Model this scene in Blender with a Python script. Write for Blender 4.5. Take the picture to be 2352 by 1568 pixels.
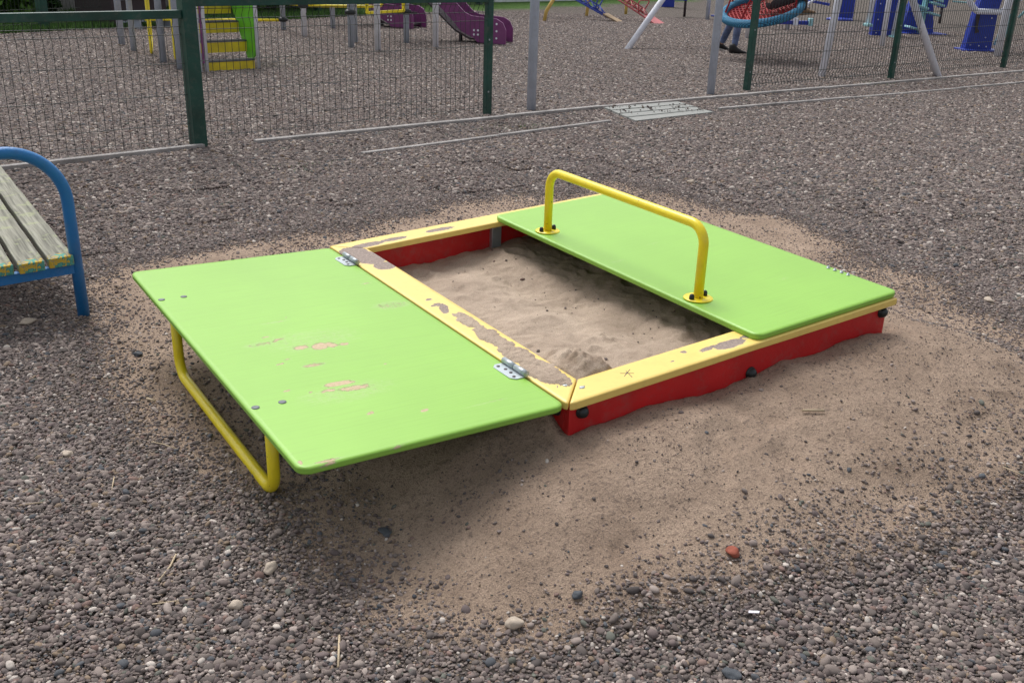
import bpy, bmesh, math, random
import numpy as np
from mathutils import Vector, Matrix, noise as mnoise
random.seed(7); RNG = np.random.default_rng(7)
sc = bpy.context.scene
for o in list(bpy.data.objects): bpy.data.objects.remove(o)
COL = sc.collection

# ------------------------------------------------------------------ camera
F_PX, TILT, ROLL, YAW = 2237.682, .3822, .0315, .9815
CAM = np.array([-1.3697, -1.7816, 1.3194])
fw = np.array([math.cos(TILT)*math.cos(YAW), math.cos(TILT)*math.sin(YAW), -math.sin(TILT)])
_r = np.array([math.sin(YAW), -math.cos(YAW), 0.0]); _u = np.cross(_r, fw)
_c, _s = math.cos(ROLL), math.sin(ROLL)
RR, UU = _c*_r+_s*_u, -_s*_r+_c*_u
cd = bpy.data.cameras.new('camera'); cam = bpy.data.objects.new('camera', cd); COL.objects.link(cam)
cam.matrix_world = Matrix(((RR[0], UU[0], -fw[0], CAM[0]), (RR[1], UU[1], -fw[1], CAM[1]), (RR[2], UU[2], -fw[2], CAM[2]), (0, 0, 0, 1)))
cd.sensor_width = 36; cd.lens = F_PX/2352*36; cd.clip_start = .05; cd.clip_end = 500
sc.camera = cam

# ------------------------------------------------------------------ light: bright overcast
SUN_EL, SUN_AZ = math.radians(56), math.radians(85)      # azimuth measured from +X towards +Y
w = bpy.data.worlds.new('World'); sc.world = w; w.use_nodes = True
nt = w.node_tree; bg = nt.nodes['Background']
sky = nt.nodes.new('ShaderNodeTexSky'); sky.sky_type = 'NISHITA'; sky.sun_disc = False
sky.sun_elevation = SUN_EL; sky.sun_rotation = math.pi/2-SUN_AZ
sky.air_density = 1.0; sky.dust_density = 4.0
hs = nt.nodes.new('ShaderNodeHueSaturation'); hs.inputs['Saturation'].default_value = .22
nt.links.new(sky.outputs[0], hs.inputs['Color']); nt.links.new(hs.outputs[0], bg.inputs['Color'])
bg.inputs['Strength'].default_value = .15
ld = bpy.data.lights.new('sun', 'SUN'); ld.energy = 1.5; ld.angle = math.radians(24); ld.color = (1, .97, .93)
sun = bpy.data.objects.new('sun', ld); COL.objects.link(sun)
sd = Vector((math.cos(SUN_EL)*math.cos(SUN_AZ), math.cos(SUN_EL)*math.sin(SUN_AZ), math.sin(SUN_EL)))
sun.rotation_euler = sd.to_track_quat('Z', 'Y').to_euler(); sun.location = (0, 0, 30)
sc.view_settings.view_transform = 'Standard'; sc.view_settings.look = 'None'
sc.view_settings.gamma = 1; sc.view_settings.exposure = 0.30
sc.render.engine = 'CYCLES'

# ------------------------------------------------------------------ helpers
def bp(x, y, z=0., sx=0., sy=0.):
    """photo pixel -> the world point seen there on the plane z + sx*X + sy*Y"""
    d = fw+RR*(x-1176)/F_PX-UU*(y-784)/F_PX; n = np.array([-sx, -sy, 1.]); t = (z-n@CAM)/(n@d); return CAM+t*d
def g(x, y, z=0.):
    p = bp(x, y, z); return (float(p[0]), float(p[1]))
def tag(o, label=None, cat=None, group=None, kind=None):
    if label: o['label'] = label
    if cat: o['category'] = cat
    if group: o['group'] = group
    if kind: o['kind'] = kind
    return o
def empty(name, loc, label, cat, group=None):
    o = bpy.data.objects.new(name, None); COL.objects.link(o); o.location = loc; o.empty_display_size = .1
    tag(o, label, cat, group); bpy.context.view_layer.update(); return o
def origin(o):
    v = Vector((0, 0, 0))
    while o: v = v+Vector(o.location); o = o.parent
    return v
class MB:
    def __init__(s): s.v = []; s.f = []; s.sm = []; s.attr = None
    def add(s, v, f, smooth=False):
        n = len(s.v); s.v += [tuple(map(float, p)) for p in v]; s.f += [tuple(i+n for i in q) for q in f]; s.sm += [smooth]*len(f); return s
    def box(s, c, size, rz=0., rx=0., ry=0.):
        m = Matrix.Rotation(rz, 3, 'Z') @ Matrix.Rotation(ry, 3, 'Y') @ Matrix.Rotation(rx, 3, 'X'); hx, hy, hz = [k/2 for k in size]; c = Vector(c)
        v = [c+m @ Vector((a*hx, b*hy, d*hz)) for a in (-1, 1) for b in (-1, 1) for d in (-1, 1)]
        return s.add(v, [(0, 1, 3, 2), (4, 6, 7, 5), (0, 4, 5, 1), (2, 3, 7, 6), (0, 2, 6, 4), (1, 5, 7, 3)])
    def beam(s, a, b, w, h, up=(0, 0, 1)):
        a = Vector(a); b = Vector(b); d = (b-a).normalized(); sd_ = d.cross(Vector(up))
        if sd_.length < 1e-4: sd_ = d.cross(Vector((1, 0, 0)))
        sd_.normalize(); u = sd_.cross(d)
        v = [p+sd_*(i*w/2)+u*(j*h/2) for p in (a, b) for i, j in ((-1, -1), (1, -1), (1, 1), (-1, 1))]
        return s.add(v, [(0, 1, 2, 3), (7, 6, 5, 4), (0, 4, 5, 1), (1, 5, 6, 2), (2, 6, 7, 3), (3, 7, 4, 0)])
    def tube(s, pts, r, n=12, closed=False, caps=True):
        P = [Vector(p) for p in pts]; N = len(P); rs = r if isinstance(r, (list, tuple)) else [r]*N
        T = []
        for i in range(N):
            a = P[(i-1) % N] if (closed or i > 0) else P[i]; b = P[(i+1) % N] if (closed or i < N-1) else P[i]
            T.append((b-a).normalized())
        nrm = T[0].orthogonal().normalized(); v = []
        for i in range(N):
            nrm = (nrm-T[i]*nrm.dot(T[i])).normalized(); bn = T[i].cross(nrm)
            for k in range(n):
                a = 2*math.pi*k/n; v.append(P[i]+(nrm*math.cos(a)+bn*math.sin(a))*rs[i])
        f = []
        for i in range(N if closed else N-1):
            for k in range(n):
                a, b = i*n+k, i*n+(k+1) % n; c, d = ((i+1) % N)*n+(k+1) % n, ((i+1) % N)*n+k; f.append((a, b, c, d))
        s.add(v, f, True)
        if caps and not closed:
            m = len(s.v)-n*N; s.f += [tuple(m+k for k in reversed(range(n))), tuple(m+(N-1)*n+k for k in range(n))]; s.sm += [False, False]
        return s
    def lathe(s, c, prof, n=20, axis=(0, 0, 1)):
        """prof = [(r, h)...] from the base up along axis"""
        q = Vector(axis).normalized().to_track_quat('Z', 'Y'); c = Vector(c); v = []
        for r_, h_ in prof:
            for k in range(n):
                a = 2*math.pi*k/n; v.append(c+q @ Vector((r_*math.cos(a), r_*math.sin(a), h_)))
        f = [(i*n+k, i*n+(k+1) % n, (i+1)*n+(k+1) % n, (i+1)*n+k) for i in range(len(prof)-1) for k in range(n)]
        s.add(v, f, True); m = len(s.v)-n*len(prof)
        s.f += [tuple(m+k for k in reversed(range(n))), tuple(m+(len(prof)-1)*n+k for k in range(n))]; s.sm += [False, False]; return s
    def prism(s, out, a0, a1, plane='XY', off=0.):
        """outline (list of 2D) extruded; plane XY -> along z, XZ -> along y"""
        n = len(out)
        mk = (lambda p, h: (p[0], p[1], h)) if plane == 'XY' else (lambda p, h: (p[0], h, p[1]))
        v = [mk(p, a0) for p in out]+[mk(p, a1) for p in out]
        return s.add(v, [tuple(reversed(range(n))), tuple(range(n, 2*n))]+[(i, (i+1) % n, n+(i+1) % n, n+i) for i in range(n)])
    def build(s, name, mat, parent=None, bevel=0., loc=None, shade=None):
        me = bpy.data.meshes.new(name); org = origin(parent) if parent else (Vector(loc) if loc else Vector((0, 0, 0)))
        me.from_pydata([tuple(Vector(p)-org) for p in s.v], [], s.f); me.polygons.foreach_set('use_smooth', s.sm if shade is None else [shade]*len(s.f))
        if s.attr is not None:
            at = me.attributes.new('wear', 'FLOAT', 'POINT'); at.data.foreach_set('value', s.attr)
        bm = bmesh.new(); bm.from_mesh(me); bmesh.ops.recalc_face_normals(bm, faces=bm.faces); bm.to_mesh(me); bm.free()
        me.materials.append(mat); me.update(); o = bpy.data.objects.new(name, me); COL.objects.link(o)
        if parent: o.parent = parent
        elif loc: o.location = loc
        if bevel:
            b = o.modifiers.new('bevel', 'BEVEL'); b.width = bevel; b.segments = 2; b.limit_method = 'ANGLE'
        return o
def copy_tree(o, parent=None):
    c = o.copy(); COL.objects.link(c); c.parent = parent
    for ch in list(o.children): copy_tree(ch, c)
    return c
def arc_path(pts, r, n=7):
    """polyline with its inner corners rounded"""
    P = [Vector(p) for p in pts]; out = [P[0]]
    for i in range(1, len(P)-1):
        a = (P[i-1]-P[i]).normalized(); b = (P[i+1]-P[i]).normalized(); ang = a.angle(b); d = min(r/math.tan(ang/2), .45*(P[i-1]-P[i]).length, .45*(P[i+1]-P[i]).length) if ang < 3.1 else 0
        p0, p2 = P[i]+a*d, P[i]+b*d
        rad = d*math.tan(ang/2); cc = P[i]+(a+b).normalized()*(rad/math.sin(ang/2)) if d else P[i]
        A_, B_ = p0-cc, p2-cc; th = math.pi-ang
        for k in range(n+1):
            t = k/n; out.append(cc+(A_*math.sin((1-t)*th)+B_*math.sin(t*th))/math.sin(th) if d > 1e-6 and th > 1e-3 else P[i])
    out.append(P[-1]); return out
def sstep(a, b, x):
    t = np.clip((np.asarray(x, float)-a)/(b-a), 0, 1); return t*t*(3-2*t)
def vnoise(x, y, seed=0):
    x = np.asarray(x, float); y = np.asarray(y, float); r = np.random.default_rng(seed+100); T = r.random((256, 256))
    xi = np.floor(x).astype(int); yi = np.floor(y).astype(int); fx = x-xi; fy = y-yi; fx = fx*fx*(3-2*fx); fy = fy*fy*(3-2*fy)
    h = lambda i, j: T[i % 256, j % 256]
    return (h(xi, yi)*(1-fx)+h(xi+1, yi)*fx)*(1-fy)+(h(xi, yi+1)*(1-fx)+h(xi+1, yi+1)*fx)*fy
def fbm(x, y, seed=0, o=4, gain=.5):
    s_, a, t = 0, 1, 0
    for k in range(o): s_ = s_+a*vnoise(x*2**k+17.3*k, y*2**k-9.1*k, seed+k); t += a; a *= gain
    return s_/t*2-1

# ------------------------------------------------------------------ materials
def mat(name, base, rough=.6, metal=0., spec=.5):
    m = bpy.data.materials.new(name); m.use_nodes = True; b = m.node_tree.nodes['Principled BSDF']
    b.inputs['Base Color'].default_value = (*base, 1); b.inputs['Roughness'].default_value = rough; b.inputs['Metallic'].default_value = metal
    b.inputs['Specular IOR Level'].default_value = spec; return m
def N(m, t, **kw):
    n = m.node_tree.nodes.new(t)
    for k, v in kw.items():
        if k in ('inputs',):
            for a, b in v.items(): n.inputs[a].default_value = b
        else: setattr(n, k, v)
    return n
def L(m, a, b): m.node_tree.links.new(a, b)
def coords(m, scale=(1, 1, 1)):
    t = N(m, 'ShaderNodeTexCoord'); mp = N(m, 'ShaderNodeMapping'); mp.inputs['Scale'].default_value = scale; L(m, t.outputs['Object'], mp.inputs['Vector']); return mp.outputs[0]
def mixc(m, fac, a, b, blend='MIX'):
    n = N(m, 'ShaderNodeMix', data_type='RGBA', blend_type=blend)
    for s_, v in ((0, fac), (6, a), (7, b)):
        if hasattr(v, 'is_linked') or hasattr(v, 'links'): L(m, v, n.inputs[s_])
        elif s_ == 0: n.inputs[0].default_value = v
        else: n.inputs[s_].default_value = (*v, 1) if len(v) == 3 else v
    return n.outputs[2]
def noise(m, vec, scale, detail=4, rough=.55):
    n = N(m, 'ShaderNodeTexNoise', inputs={'Scale': scale, 'Detail': detail, 'Roughness': rough}); L(m, vec, n.inputs['Vector']); return n.outputs['Fac']
def ramp(m, fac, stops):
    n = N(m, 'ShaderNodeValToRGB'); L(m, fac, n.inputs[0]); e = n.color_ramp.elements
    while len(e) < len(stops): e.new(.5)
    for k, (p, c) in enumerate(stops): e[k].position = p; e[k].color = (*c, 1) if len(c) == 3 else c
    return n.outputs[0]
def math_(m, op, a, b=None, clamp=False):
    n = N(m, 'ShaderNodeMath', operation=op, use_clamp=clamp)
    for i, v in enumerate((a, b)):
        if v is None: continue
        if isinstance(v, (int, float)): n.inputs[i].default_value = v
        else: L(m, v, n.inputs[i])
    return n.outputs[0]
def bump(m, h, dist, strength=1.):
    n = N(m, 'ShaderNodeBump', inputs={'Distance': dist, 'Strength': strength}); L(m, h, n.inputs['Height']); L(m, n.outputs[0], m.node_tree.nodes['Principled BSDF'].inputs['Normal']); return n
def P_(m): return m.node_tree.nodes['Principled BSDF']

def painted(name, base, rough=.4, dirt=.12, chip=None, chip_thr=.68, chip_scale=40, bumpd=.0006, spec=.5, var=.12):
    m = mat(name, base, rough, spec=spec); v = coords(m)
    n1 = noise(m, v, 6, 5); dk = tuple(c*(1-var*2) for c in base); lt = tuple(min(1, c*(1+var)) for c in base)
    c = ramp(m, n1, [(.3, dk), (.7, lt)])
    if dirt:
        c = mixc(m, ramp(m, noise(m, v, 23, 6, .7), [(.5, (0, 0, 0)), (.75, (dirt*2,)*3)]), c, (.17, .15, .13))
    if chip:
        f = ramp(m, noise(m, v, chip_scale, 6, .65), [(chip_thr, (0, 0, 0)), (chip_thr+.02, (1, 1, 1))]); c = mixc(m, f, c, chip)
    L(m, c, P_(m).inputs['Base Color']); bump(m, noise(m, v, 90, 3), bumpd)
    return m
def worn_paint(name, base, worn, wstops, grain_scale, rough=.42, grain=.0010, chipscale=38):
    """paint on plywood; where the vertex attribute wear is high the paint has gone, with ragged edges"""
    m = mat(name, base, rough); v = coords(m); vg = coords(m, grain_scale)
    b1 = noise(m, v, 3.2, 5); dk = tuple(c*.9 for c in base)
    c = ramp(m, b1, [(.3, dk), (.7, base)])
    g1 = noise(m, vg, 1, 4, .6)
    c = mixc(m, ramp(m, g1, [(.35, (.35,)*3), (.5, (0,)*3)]), c, tuple(k*.80 for k in base))
    at = N(m, 'ShaderNodeAttribute', attribute_name='wear')
    ns = noise(m, coords(m, (1, 1, 1)), chipscale, 8, .72); ns2 = noise(m, vg, 3.0, 3)
    ns = math_(m, 'ADD', math_(m, 'MULTIPLY', ns, .75), math_(m, 'MULTIPLY', ns2, .5))
    f = math_(m, 'ADD', at.outputs['Fac'], math_(m, 'SUBTRACT', ns, .62))
    mask = ramp(m, f, [(.50, (0, 0, 0)), (.53, (1, 1, 1))])
    wc = ramp(m, noise(m, v, 130, 4, .7), wstops)
    dusty = ramp(m, f, [(.28, (0,)*3), (.5, (.45,)*3)])
    c = mixc(m, dusty, c, tuple(.5*a+.5*b for a, b in zip(base, (.55, .5, .4))))
    c = mixc(m, mask, c, wc); L(m, c, P_(m).inputs['Base Color'])
    r_ = N(m, 'ShaderNodeMapRange', inputs={3: rough, 4: .85}); L(m, mask, r_.inputs[0]); L(m, r_.outputs[0], P_(m).inputs['Roughness'])
    hgt = math_(m, 'SUBTRACT', math_(m, 'MULTIPLY', g1, .5), mask); bump(m, hgt, grain)
    return m
M = {}
M['lid'] = worn_paint('green_paint', (.262, .525, .065), (.5, .4, .3), [(.35, (.47, .38, .22)), (.65, (.60, .45, .32))], (5, 210, 5), grain=.0011, chipscale=75)
M['rim'] = worn_paint('pale_yellow_paint', (.84, .62, .165), (.3, .25, .2), [(.35, (.20, .155, .135)), (.65, (.36, .29, .25))], (30, 30, 30), grain=.0008)
M['red'] = painted('red_paint', (.58, .012, .014), .5, dirt=.16, var=.10)
M['yellow'] = painted('yellow_paint', (.93, .75, .022), .33, dirt=.08, chip=(.25, .14, .06), chip_thr=.67, var=.06)
M['black'] = mat('black_plastic', (.012, .017, .018), .38)
M['zinc'] = painted('zinc_steel', (.42, .47, .50), .38, dirt=.1, var=.12); P_(M['zinc']).inputs['Metallic'].default_value = .6
M['old_zinc'] = painted('tarnished_zinc', (.16, .18, .20), .6, dirt=.3, var=.3)
M['blue'] = painted('blue_paint', (.012, .17, .46), .42, dirt=.10, var=.10, bumpd=.0015)
M['green_metal'] = painted('dark_green_paint', (.006, .062, .046), .42, dirt=.14, chip=(.3, .32, .3), chip_thr=.74, chip_scale=60, var=.2)
M['wire'] = mat('green_wire', (.020, .028, .026), .55)
M['grey_post'] = painted('grey_paint', (.42, .47, .56), .5, dirt=.12, chip=(.12, .1, .09), chip_thr=.74, chip_scale=30, var=.08)
M['white_post'] = painted('pale_grey_paint', (.76, .78, .86), .45, dirt=.1, var=.06)
M['lime'] = painted('lime_paint', (.16, .60, .03), .4, dirt=.05)
M['yellow2'] = painted('panel_yellow', (.72, .56, .02), .45, dirt=.08)
M['purple'] = painted('purple_paint', (.20, .045, .17), .45, dirt=.05)
M['dark'] = mat('dark_steel', (.035, .022, .028), .5)
M['step'] = painted('grey_tread', (.09, .09, .10), .7, dirt=.2)
M['machine_blue'] = painted('machine_blue_paint', (.010, .035, .35), .4, dirt=.06, var=.08)
M['cyan'] = painted('pale_cyan_paint', (.30, .56, .60), .45)
M['seesaw_blue'] = painted('violet_blue_paint', (.06, .10, .48), .45)
M['seesaw_red'] = painted('faded_red_paint', (.50, .12, .13), .5)
M['ochre'] = painted('ochre_paint', (.62, .42, .10), .5, dirt=.2)
M['plywood'] = painted('weathered_plywood', (.36, .26, .16), .8, dirt=.3, var=.2)
M['concrete'] = painted('kerb_concrete', (.36, .34, .33), .9, dirt=.35, var=.18, bumpd=.003)
M['white_wall'] = painted('white_render', (.70, .74, .76), .8)
M['stone_pale'] = painted('pale_stone', (.50, .42, .34), .85, dirt=.15, var=.15, bumpd=.002)
M['stone_red'] = painted('red_stone', (.33, .085, .05), .85, dirt=.15, var=.2, bumpd=.002)
M['stone_dark'] = painted('dark_stone', (.075, .085, .10), .8, dirt=.1, var=.2, bumpd=.002)
M['straw'] = painted('dry_straw', (.50, .40, .27), .8, dirt=.1, var=.2)
M['paper'] = mat('white_paper', (.82, .80, .86), .7)
def weathered():
    m = mat('weathered_planks', (.4, .4, .36), .85); v = coords(m, (70, 2.2, 70)); v0 = coords(m)
    gr = noise(m, v, 1, 6, .62); c = ramp(m, gr, [(.32, (.085, .085, .065)), (.5, (.23, .225, .18)), (.68, (.36, .355, .29))])
    c = mixc(m, ramp(m, noise(m, v0, 9, 6, .7), [(.55, (0,)*3), (.60, (.6,)*3)]), c, (.33, .36, .20))
    at = N(m, 'ShaderNodeAttribute', attribute_name='wear')
    ns = noise(m, v0, 30, 6, .7); f = math_(m, 'ADD', at.outputs['Fac'], math_(m, 'SUBTRACT', ns, .5))
    pc = ramp(m, noise(m, v0, 45, 3), [(.44, (.55, .38, .04)), (.5, (.55, .38, .04)), (.52, (.04, .25, .20)), (.62, (.10, .33, .27))])
    c = mixc(m, ramp(m, f, [(.5, (0,)*3), (.54, (1,)*3)]), c, pc)
    L(m, c, P_(m).inputs['Base Color']); bump(m, gr, .004); return m
M['planks'] = weathered()
def walkplank():
    m = mat('grey_green_planks', (.4, .45, .4), .85); v = coords(m, (2, 60, 60)); gr = noise(m, v, 1, 6, .62)
    c = ramp(m, gr, [(.3, (.20, .21, .20)), (.7, (.33, .335, .32))]); L(m, c, P_(m).inputs['Base Color']); bump(m, gr, .003); return m
M['walk'] = walkplank()
def sandcol(m, v, k=1.):
    a = noise(m, v, 5, 6, .6); b = noise(m, v, 420, 3, .8)
    c = ramp(m, a, [(.32, tuple(k*q for q in (.37, .29, .225))), (.68, tuple(k*q for q in (.53, .425, .335)))])
    return mixc(m, 1., c, ramp(m, b, [(.28, (.50,)*3), (.5, (.98,)*3), (.72, (1.35,)*3)]), 'MULTIPLY')
def sandmat():
    m = mat('sand', (.4, .3, .25), .95, spec=.2); v = coords(m)
    c = sandcol(m, v)
    dk = ramp(m, noise(m, v, 55, 6, .75), [(.60, (0,)*3), (.68, (.5,)*3)])
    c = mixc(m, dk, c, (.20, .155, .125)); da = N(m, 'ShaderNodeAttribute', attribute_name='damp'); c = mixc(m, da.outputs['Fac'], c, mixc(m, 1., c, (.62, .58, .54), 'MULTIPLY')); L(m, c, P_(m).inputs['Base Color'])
    h = math_(m, 'ADD', math_(m, 'MULTIPLY', noise(m, v, 60, 6, .72), 1.), math_(m, 'MULTIPLY', noise(m, v, 420, 2), .22)); bump(m, h, .007)
    return m
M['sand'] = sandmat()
def groundmat():
    m = mat('ground', (.2, .18, .17), .95, spec=.2); v = coords(m)
    s_ = mixc(m, 1., sandcol(m, v, .94), (1.02, .955, .92), 'MULTIPLY')
    vo = N(m, 'ShaderNodeTexVoronoi', inputs={'Scale': 75.0}); L(m, v, vo.inputs['Vector'])
    hsv = N(m, 'ShaderNodeSeparateColor'); L(m, vo.outputs['Color'], hsv.inputs[0])
    gc = ramp(m, hsv.outputs[0], [(0, (.08, .07, .06)), (.4, (.14, .12, .105)), (.75, (.20, .17, .15)), (1, (.30, .26, .23))])
    gc = mixc(m, ramp(m, vo.outputs['Distance'], [(.35, (0,)*3), (.75, (.8,)*3)]), gc, (.03, .026, .024))
    at = N(m, 'ShaderNodeAttribute', attribute_name='sandm'); ag = N(m, 'ShaderNodeAttribute', attribute_name='grassm')
    nz = noise(m, v, 30, 6, .7); f = math_(m, 'ADD', at.outputs['Fac'], math_(m, 'MULTIPLY', math_(m, 'SUBTRACT', nz, .5), 1.3))
    fm = ramp(m, f, [(.22, (0,)*3), (.52, (1,)*3)])
    c = mixc(m, fm, gc, s_)
    dk = ramp(m, noise(m, v, 60, 6, .75), [(.54, (0,)*3), (.62, (.65,)*3)]); c = mixc(m, dk, c, (.165, .125, .105)); d2 = ramp(m, noise(m, v, 190, 4, .7), [(.57, (0,)*3), (.63, (.7,)*3)]); c = mixc(m, d2, c, (.12, .095, .085))
    c = mixc(m, ag.outputs['Fac'], c, ramp(m, noise(m, v, 9, 5), [(.3, (.03, .07, .015)), (.7, (.09, .18, .03))]))
    L(m, c, P_(m).inputs['Base Color'])
    h = math_(m, 'ADD', math_(m, 'MULTIPLY', noise(m, v, 60, 6, .75), 1.), math_(m, 'MULTIPLY', noise(m, v, 380, 2), .2)); bump(m, h, .015)
    return m
M['ground'] = groundmat()
def pebmat(name, kind):
    m = mat(name, (.2, .2, .2), .85, spec=.2); at = N(m, 'ShaderNodeAttribute', attribute_name='pcol', attribute_type=kind)
    n_ = noise(m, coords(m), 160, 3); c = mixc(m, 1., at.outputs['Color'], ramp(m, n_, [(.3, (.78,)*3), (.7, (1.15,)*3)]), 'MULTIPLY'); L(m, c, P_(m).inputs['Base Color']); return m
M['peb_tile'] = pebmat('pebbles', 'GEOMETRY'); M['peb_single'] = pebmat('loose_pebbles', 'INSTANCER')

# ------------------------------------------------------------------ the ground
BX, BY = 1.30, 1.50                                          # sandbox footprint
def edge_h(x, y):                                            # how high the sand is banked against the box
    x = np.clip(x, 0, BX); y = np.clip(y, 0, BY)
    south = np.interp(x, [0, .03, .09, .23, .37, .48, .59, .78, .93, 1.03, 1.3], [.140, .146, .163, .173, .182, .170, .172, .193, .198, .200, .213])
    west = np.interp(y, [0, .04, .07, .10, .4, 1.5], [.140, .146, .166, .187, .19, .17])
    wy = np.clip(y/(.25), 0, 1)*(np.clip((BX-x)/BX, 0, 1)); nx = np.minimum(x, BX-x)
    ds, dw, dn, de = y, x, BY-y, BX-x
    a = 1/(ds+.02)**2; b = 1/(dw+.02)**2; c = 1/(dn+.02)**2; d = 1/(de+.02)**2
    return (a*south+b*west+c*.15+d*.19)/(a+b+c+d)
def ground_h(x, y):
    x = np.asarray(x, float); y = np.asarray(y, float)
    dx = np.maximum(np.maximum(-x, x-BX), 0); dy = np.maximum(np.maximum(-y, y-BY), 0); d = np.hypot(dx, dy)
    rad = .66+.32*sstep(-.5, .1, x)-.10*sstep(1.3, 1.7, x)+.10*fbm(x*1.3+5, y*1.3, 13, 2)
    h = edge_h(x, y)*(1-sstep(0, 1, d/rad))
    near = np.exp(-((x-.6)**2+(y-.6)**2)/6)
    n = .014*fbm(x*1.7, y*1.7, 3, 3)+near*(sstep(0, .10, d)*(.009*fbm(x*6, y*6, 9, 3)+.007*np.abs(fbm(x*12, y*12, 8, 3))+.005*fbm(x*34, y*34, 5, 3))*(.35+.65*sand_m(x, y))+.020*(1-sstep(0, .12, d))*fbm(x*11, y*11, 19, 4))
    far = sstep(3, 6, np.hypot(x, y)); h = h+n*(1-far)
    for cx, cy, rx, ry, a in ((-.05, -.35, .25, .06, -.02), (.6, -.55, .22, .07, -.018), (.9, -.7, .12, .3, -.012), (1.9, .2, .2, .07, -.012)):
        h = h+a*np.exp(-(((x-cx)/rx)**2+((y-cy)/ry)**2))
    rr = np.random.default_rng(33)
    k = (x > -1.2) & (x < 2.6) & (y > -1.3) & (y < .05)
    if np.ndim(x) and k.any():
        xs, ys = x[k], y[k]; hh = np.zeros_like(xs)
        for _ in range(46):
            cx, cy, r_, st, an = rr.uniform(-.6, 2.4), rr.uniform(-1.15, -.06), rr.uniform(.02, .055), rr.uniform(1, 2.6), rr.uniform(0, 3.1); ca, sa = math.cos(an), math.sin(an)
            d_ = np.hypot(((xs-cx)*ca+(ys-cy)*sa)/st, -(xs-cx)*sa+(ys-cy)*ca)/r_; hh = hh-.30*r_*np.exp(-d_**3)+.17*r_*np.exp(-((d_-1.3)/.3)**2)*(.5+.5*np.sign(math.sin(an*7))*ca)
        h = h.copy(); h[k] = h[k]+hh*sand_m(xs, ys)
    inside = sstep(.02, .07, np.minimum(np.minimum(x, BX-x), np.minimum(y, BY-y)))
    return h-inside*.13
def poly_dist(x, y, poly):
    """signed distance to a polygon, positive inside"""
    x = np.asarray(x, float); y = np.asarray(y, float); dm = np.full(x.shape, 1e9); ins = np.zeros(x.shape, bool); n = len(poly)
    for i in range(n):
        ax, ay = poly[i]; bx, by = poly[(i+1) % n]; ex, ey = bx-ax, by-ay
        t = np.clip(((x-ax)*ex+(y-ay)*ey)/(ex*ex+ey*ey), 0, 1); dm = np.minimum(dm, np.hypot(x-ax-t*ex, y-ay-t*ey))
        c = ((ay > y) != (by > y)) & (x < ex*(y-ay)/(ey if ey else 1e-9)+ax); ins ^= c
    return np.where(ins, dm, -dm)
CORE = [g(x, y, .10) for x, y in ((1130, 960), (2040, 660), (2130, 700), (2480, 840), (2500, 960), (2352, 1010), (2130, 1100), (1900, 1200), (1740, 1240), (1560, 1290), (1330, 1350), (1180, 1380), (1060, 1370), (960, 1330), (860, 1300), (790, 1200), (700, 1070))]
HALO = [g(x, y, .05) for x, y in ((220, 800), (205, 690), (300, 590), (540, 540), (760, 510), (1130, 440), (1420, 405), (1770, 480), (2110, 615), (2352, 720), (2700, 900), (2600, 1050), (2200, 1150), (1900, 1230), (1500, 1330), (1150, 1430), (900, 1380), (740, 1240), (640, 1150), (480, 1050), (350, 900))]
def sand_m(x, y):
    x = np.asarray(x, float); y = np.asarray(y, float); shp = x.shape; x = x.ravel(); y = y.ravel(); out = np.zeros(x.shape)
    k = (x > -3) & (x < 4) & (y > -3) & (y < 4)
    if k.any():
        xs, ys = x[k], y[k]; nn = .14*fbm(xs*3, ys*3, 21, 4)
        c = sstep(-.14, .26, poly_dist(xs, ys, CORE)+nn); h = .88*sstep(-.26, .14, poly_dist(xs, ys, HALO)+nn)*(.85+.3*fbm(xs*2.2, ys*2.2, 23, 3)); out[k] = np.maximum(c, h)
    return out.reshape(shp)
def grass_m(x, y):
    (x0, y0), (x1, y1) = g(0, 80), g(720, 45); dx, dy = x1-x0, y1-y0; l = math.hypot(dx, dy)
    d = (-(x-x0)*dy+(y-y0)*dx)/l
    return sstep(-.05, .15, d+.12*fbm(x*1.5, y*1.5, 31, 3))
def axis_lines(lo, d0, d1, hi, step, grow=1.055):
    a = list(np.arange(d0, d1, step)); s_ = step
    while a[-1] < hi: s_ *= grow; a.append(a[-1]+s_)
    b = []; s_ = step; p = d0
    while p > lo: s_ *= grow; p -= s_; b.append(p)
    return np.array(b[::-1]+a)
gx = axis_lines(-60, -1.5, 2.6, 120, .013); gy = axis_lines(-60, -1.3, 2.2, 140, .013)
X, Y = np.meshgrid(gx, gy, indexing='ij'); Z = ground_h(X, Y); SMK = sand_m(X, Y); nx_, ny_ = X.shape
me = bpy.data.meshes.new('ground'); idx = np.arange(nx_*ny_).reshape(nx_, ny_)
q = np.stack([idx[:-1, :-1], idx[1:, :-1], idx[1:, 1:], idx[:-1, 1:]], -1).reshape(-1, 4)
def np_mesh(me, V, Fq, smooth=True):
    k = Fq.shape[1]; me.vertices.add(len(V)); me.vertices.foreach_set('co', np.ascontiguousarray(V, dtype=np.float32).ravel())
    me.loops.add(Fq.size); me.loops.foreach_set('vertex_index', Fq.ravel().astype(np.int32)); me.polygons.add(len(Fq))
    me.polygons.foreach_set('loop_start', (np.arange(len(Fq))*k).astype(np.int32)); me.polygons.foreach_set('use_smooth', np.full(len(Fq), smooth)); me.update(calc_edges=True)
np_mesh(me, np.stack([X, Y, Z], -1).reshape(-1, 3), q)
at = me.attributes.new('sandm', 'FLOAT', 'POINT'); at.data.foreach_set('value', SMK.ravel().astype(np.float32))
at = me.attributes.new('grassm', 'FLOAT', 'POINT'); at.data.foreach_set('value', grass_m(X, Y).ravel().astype(np.float32))
me.materials.append(M['ground']); ground = bpy.data.objects.new('ground', me); COL.objects.link(ground); tag(ground, kind='structure')

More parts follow.
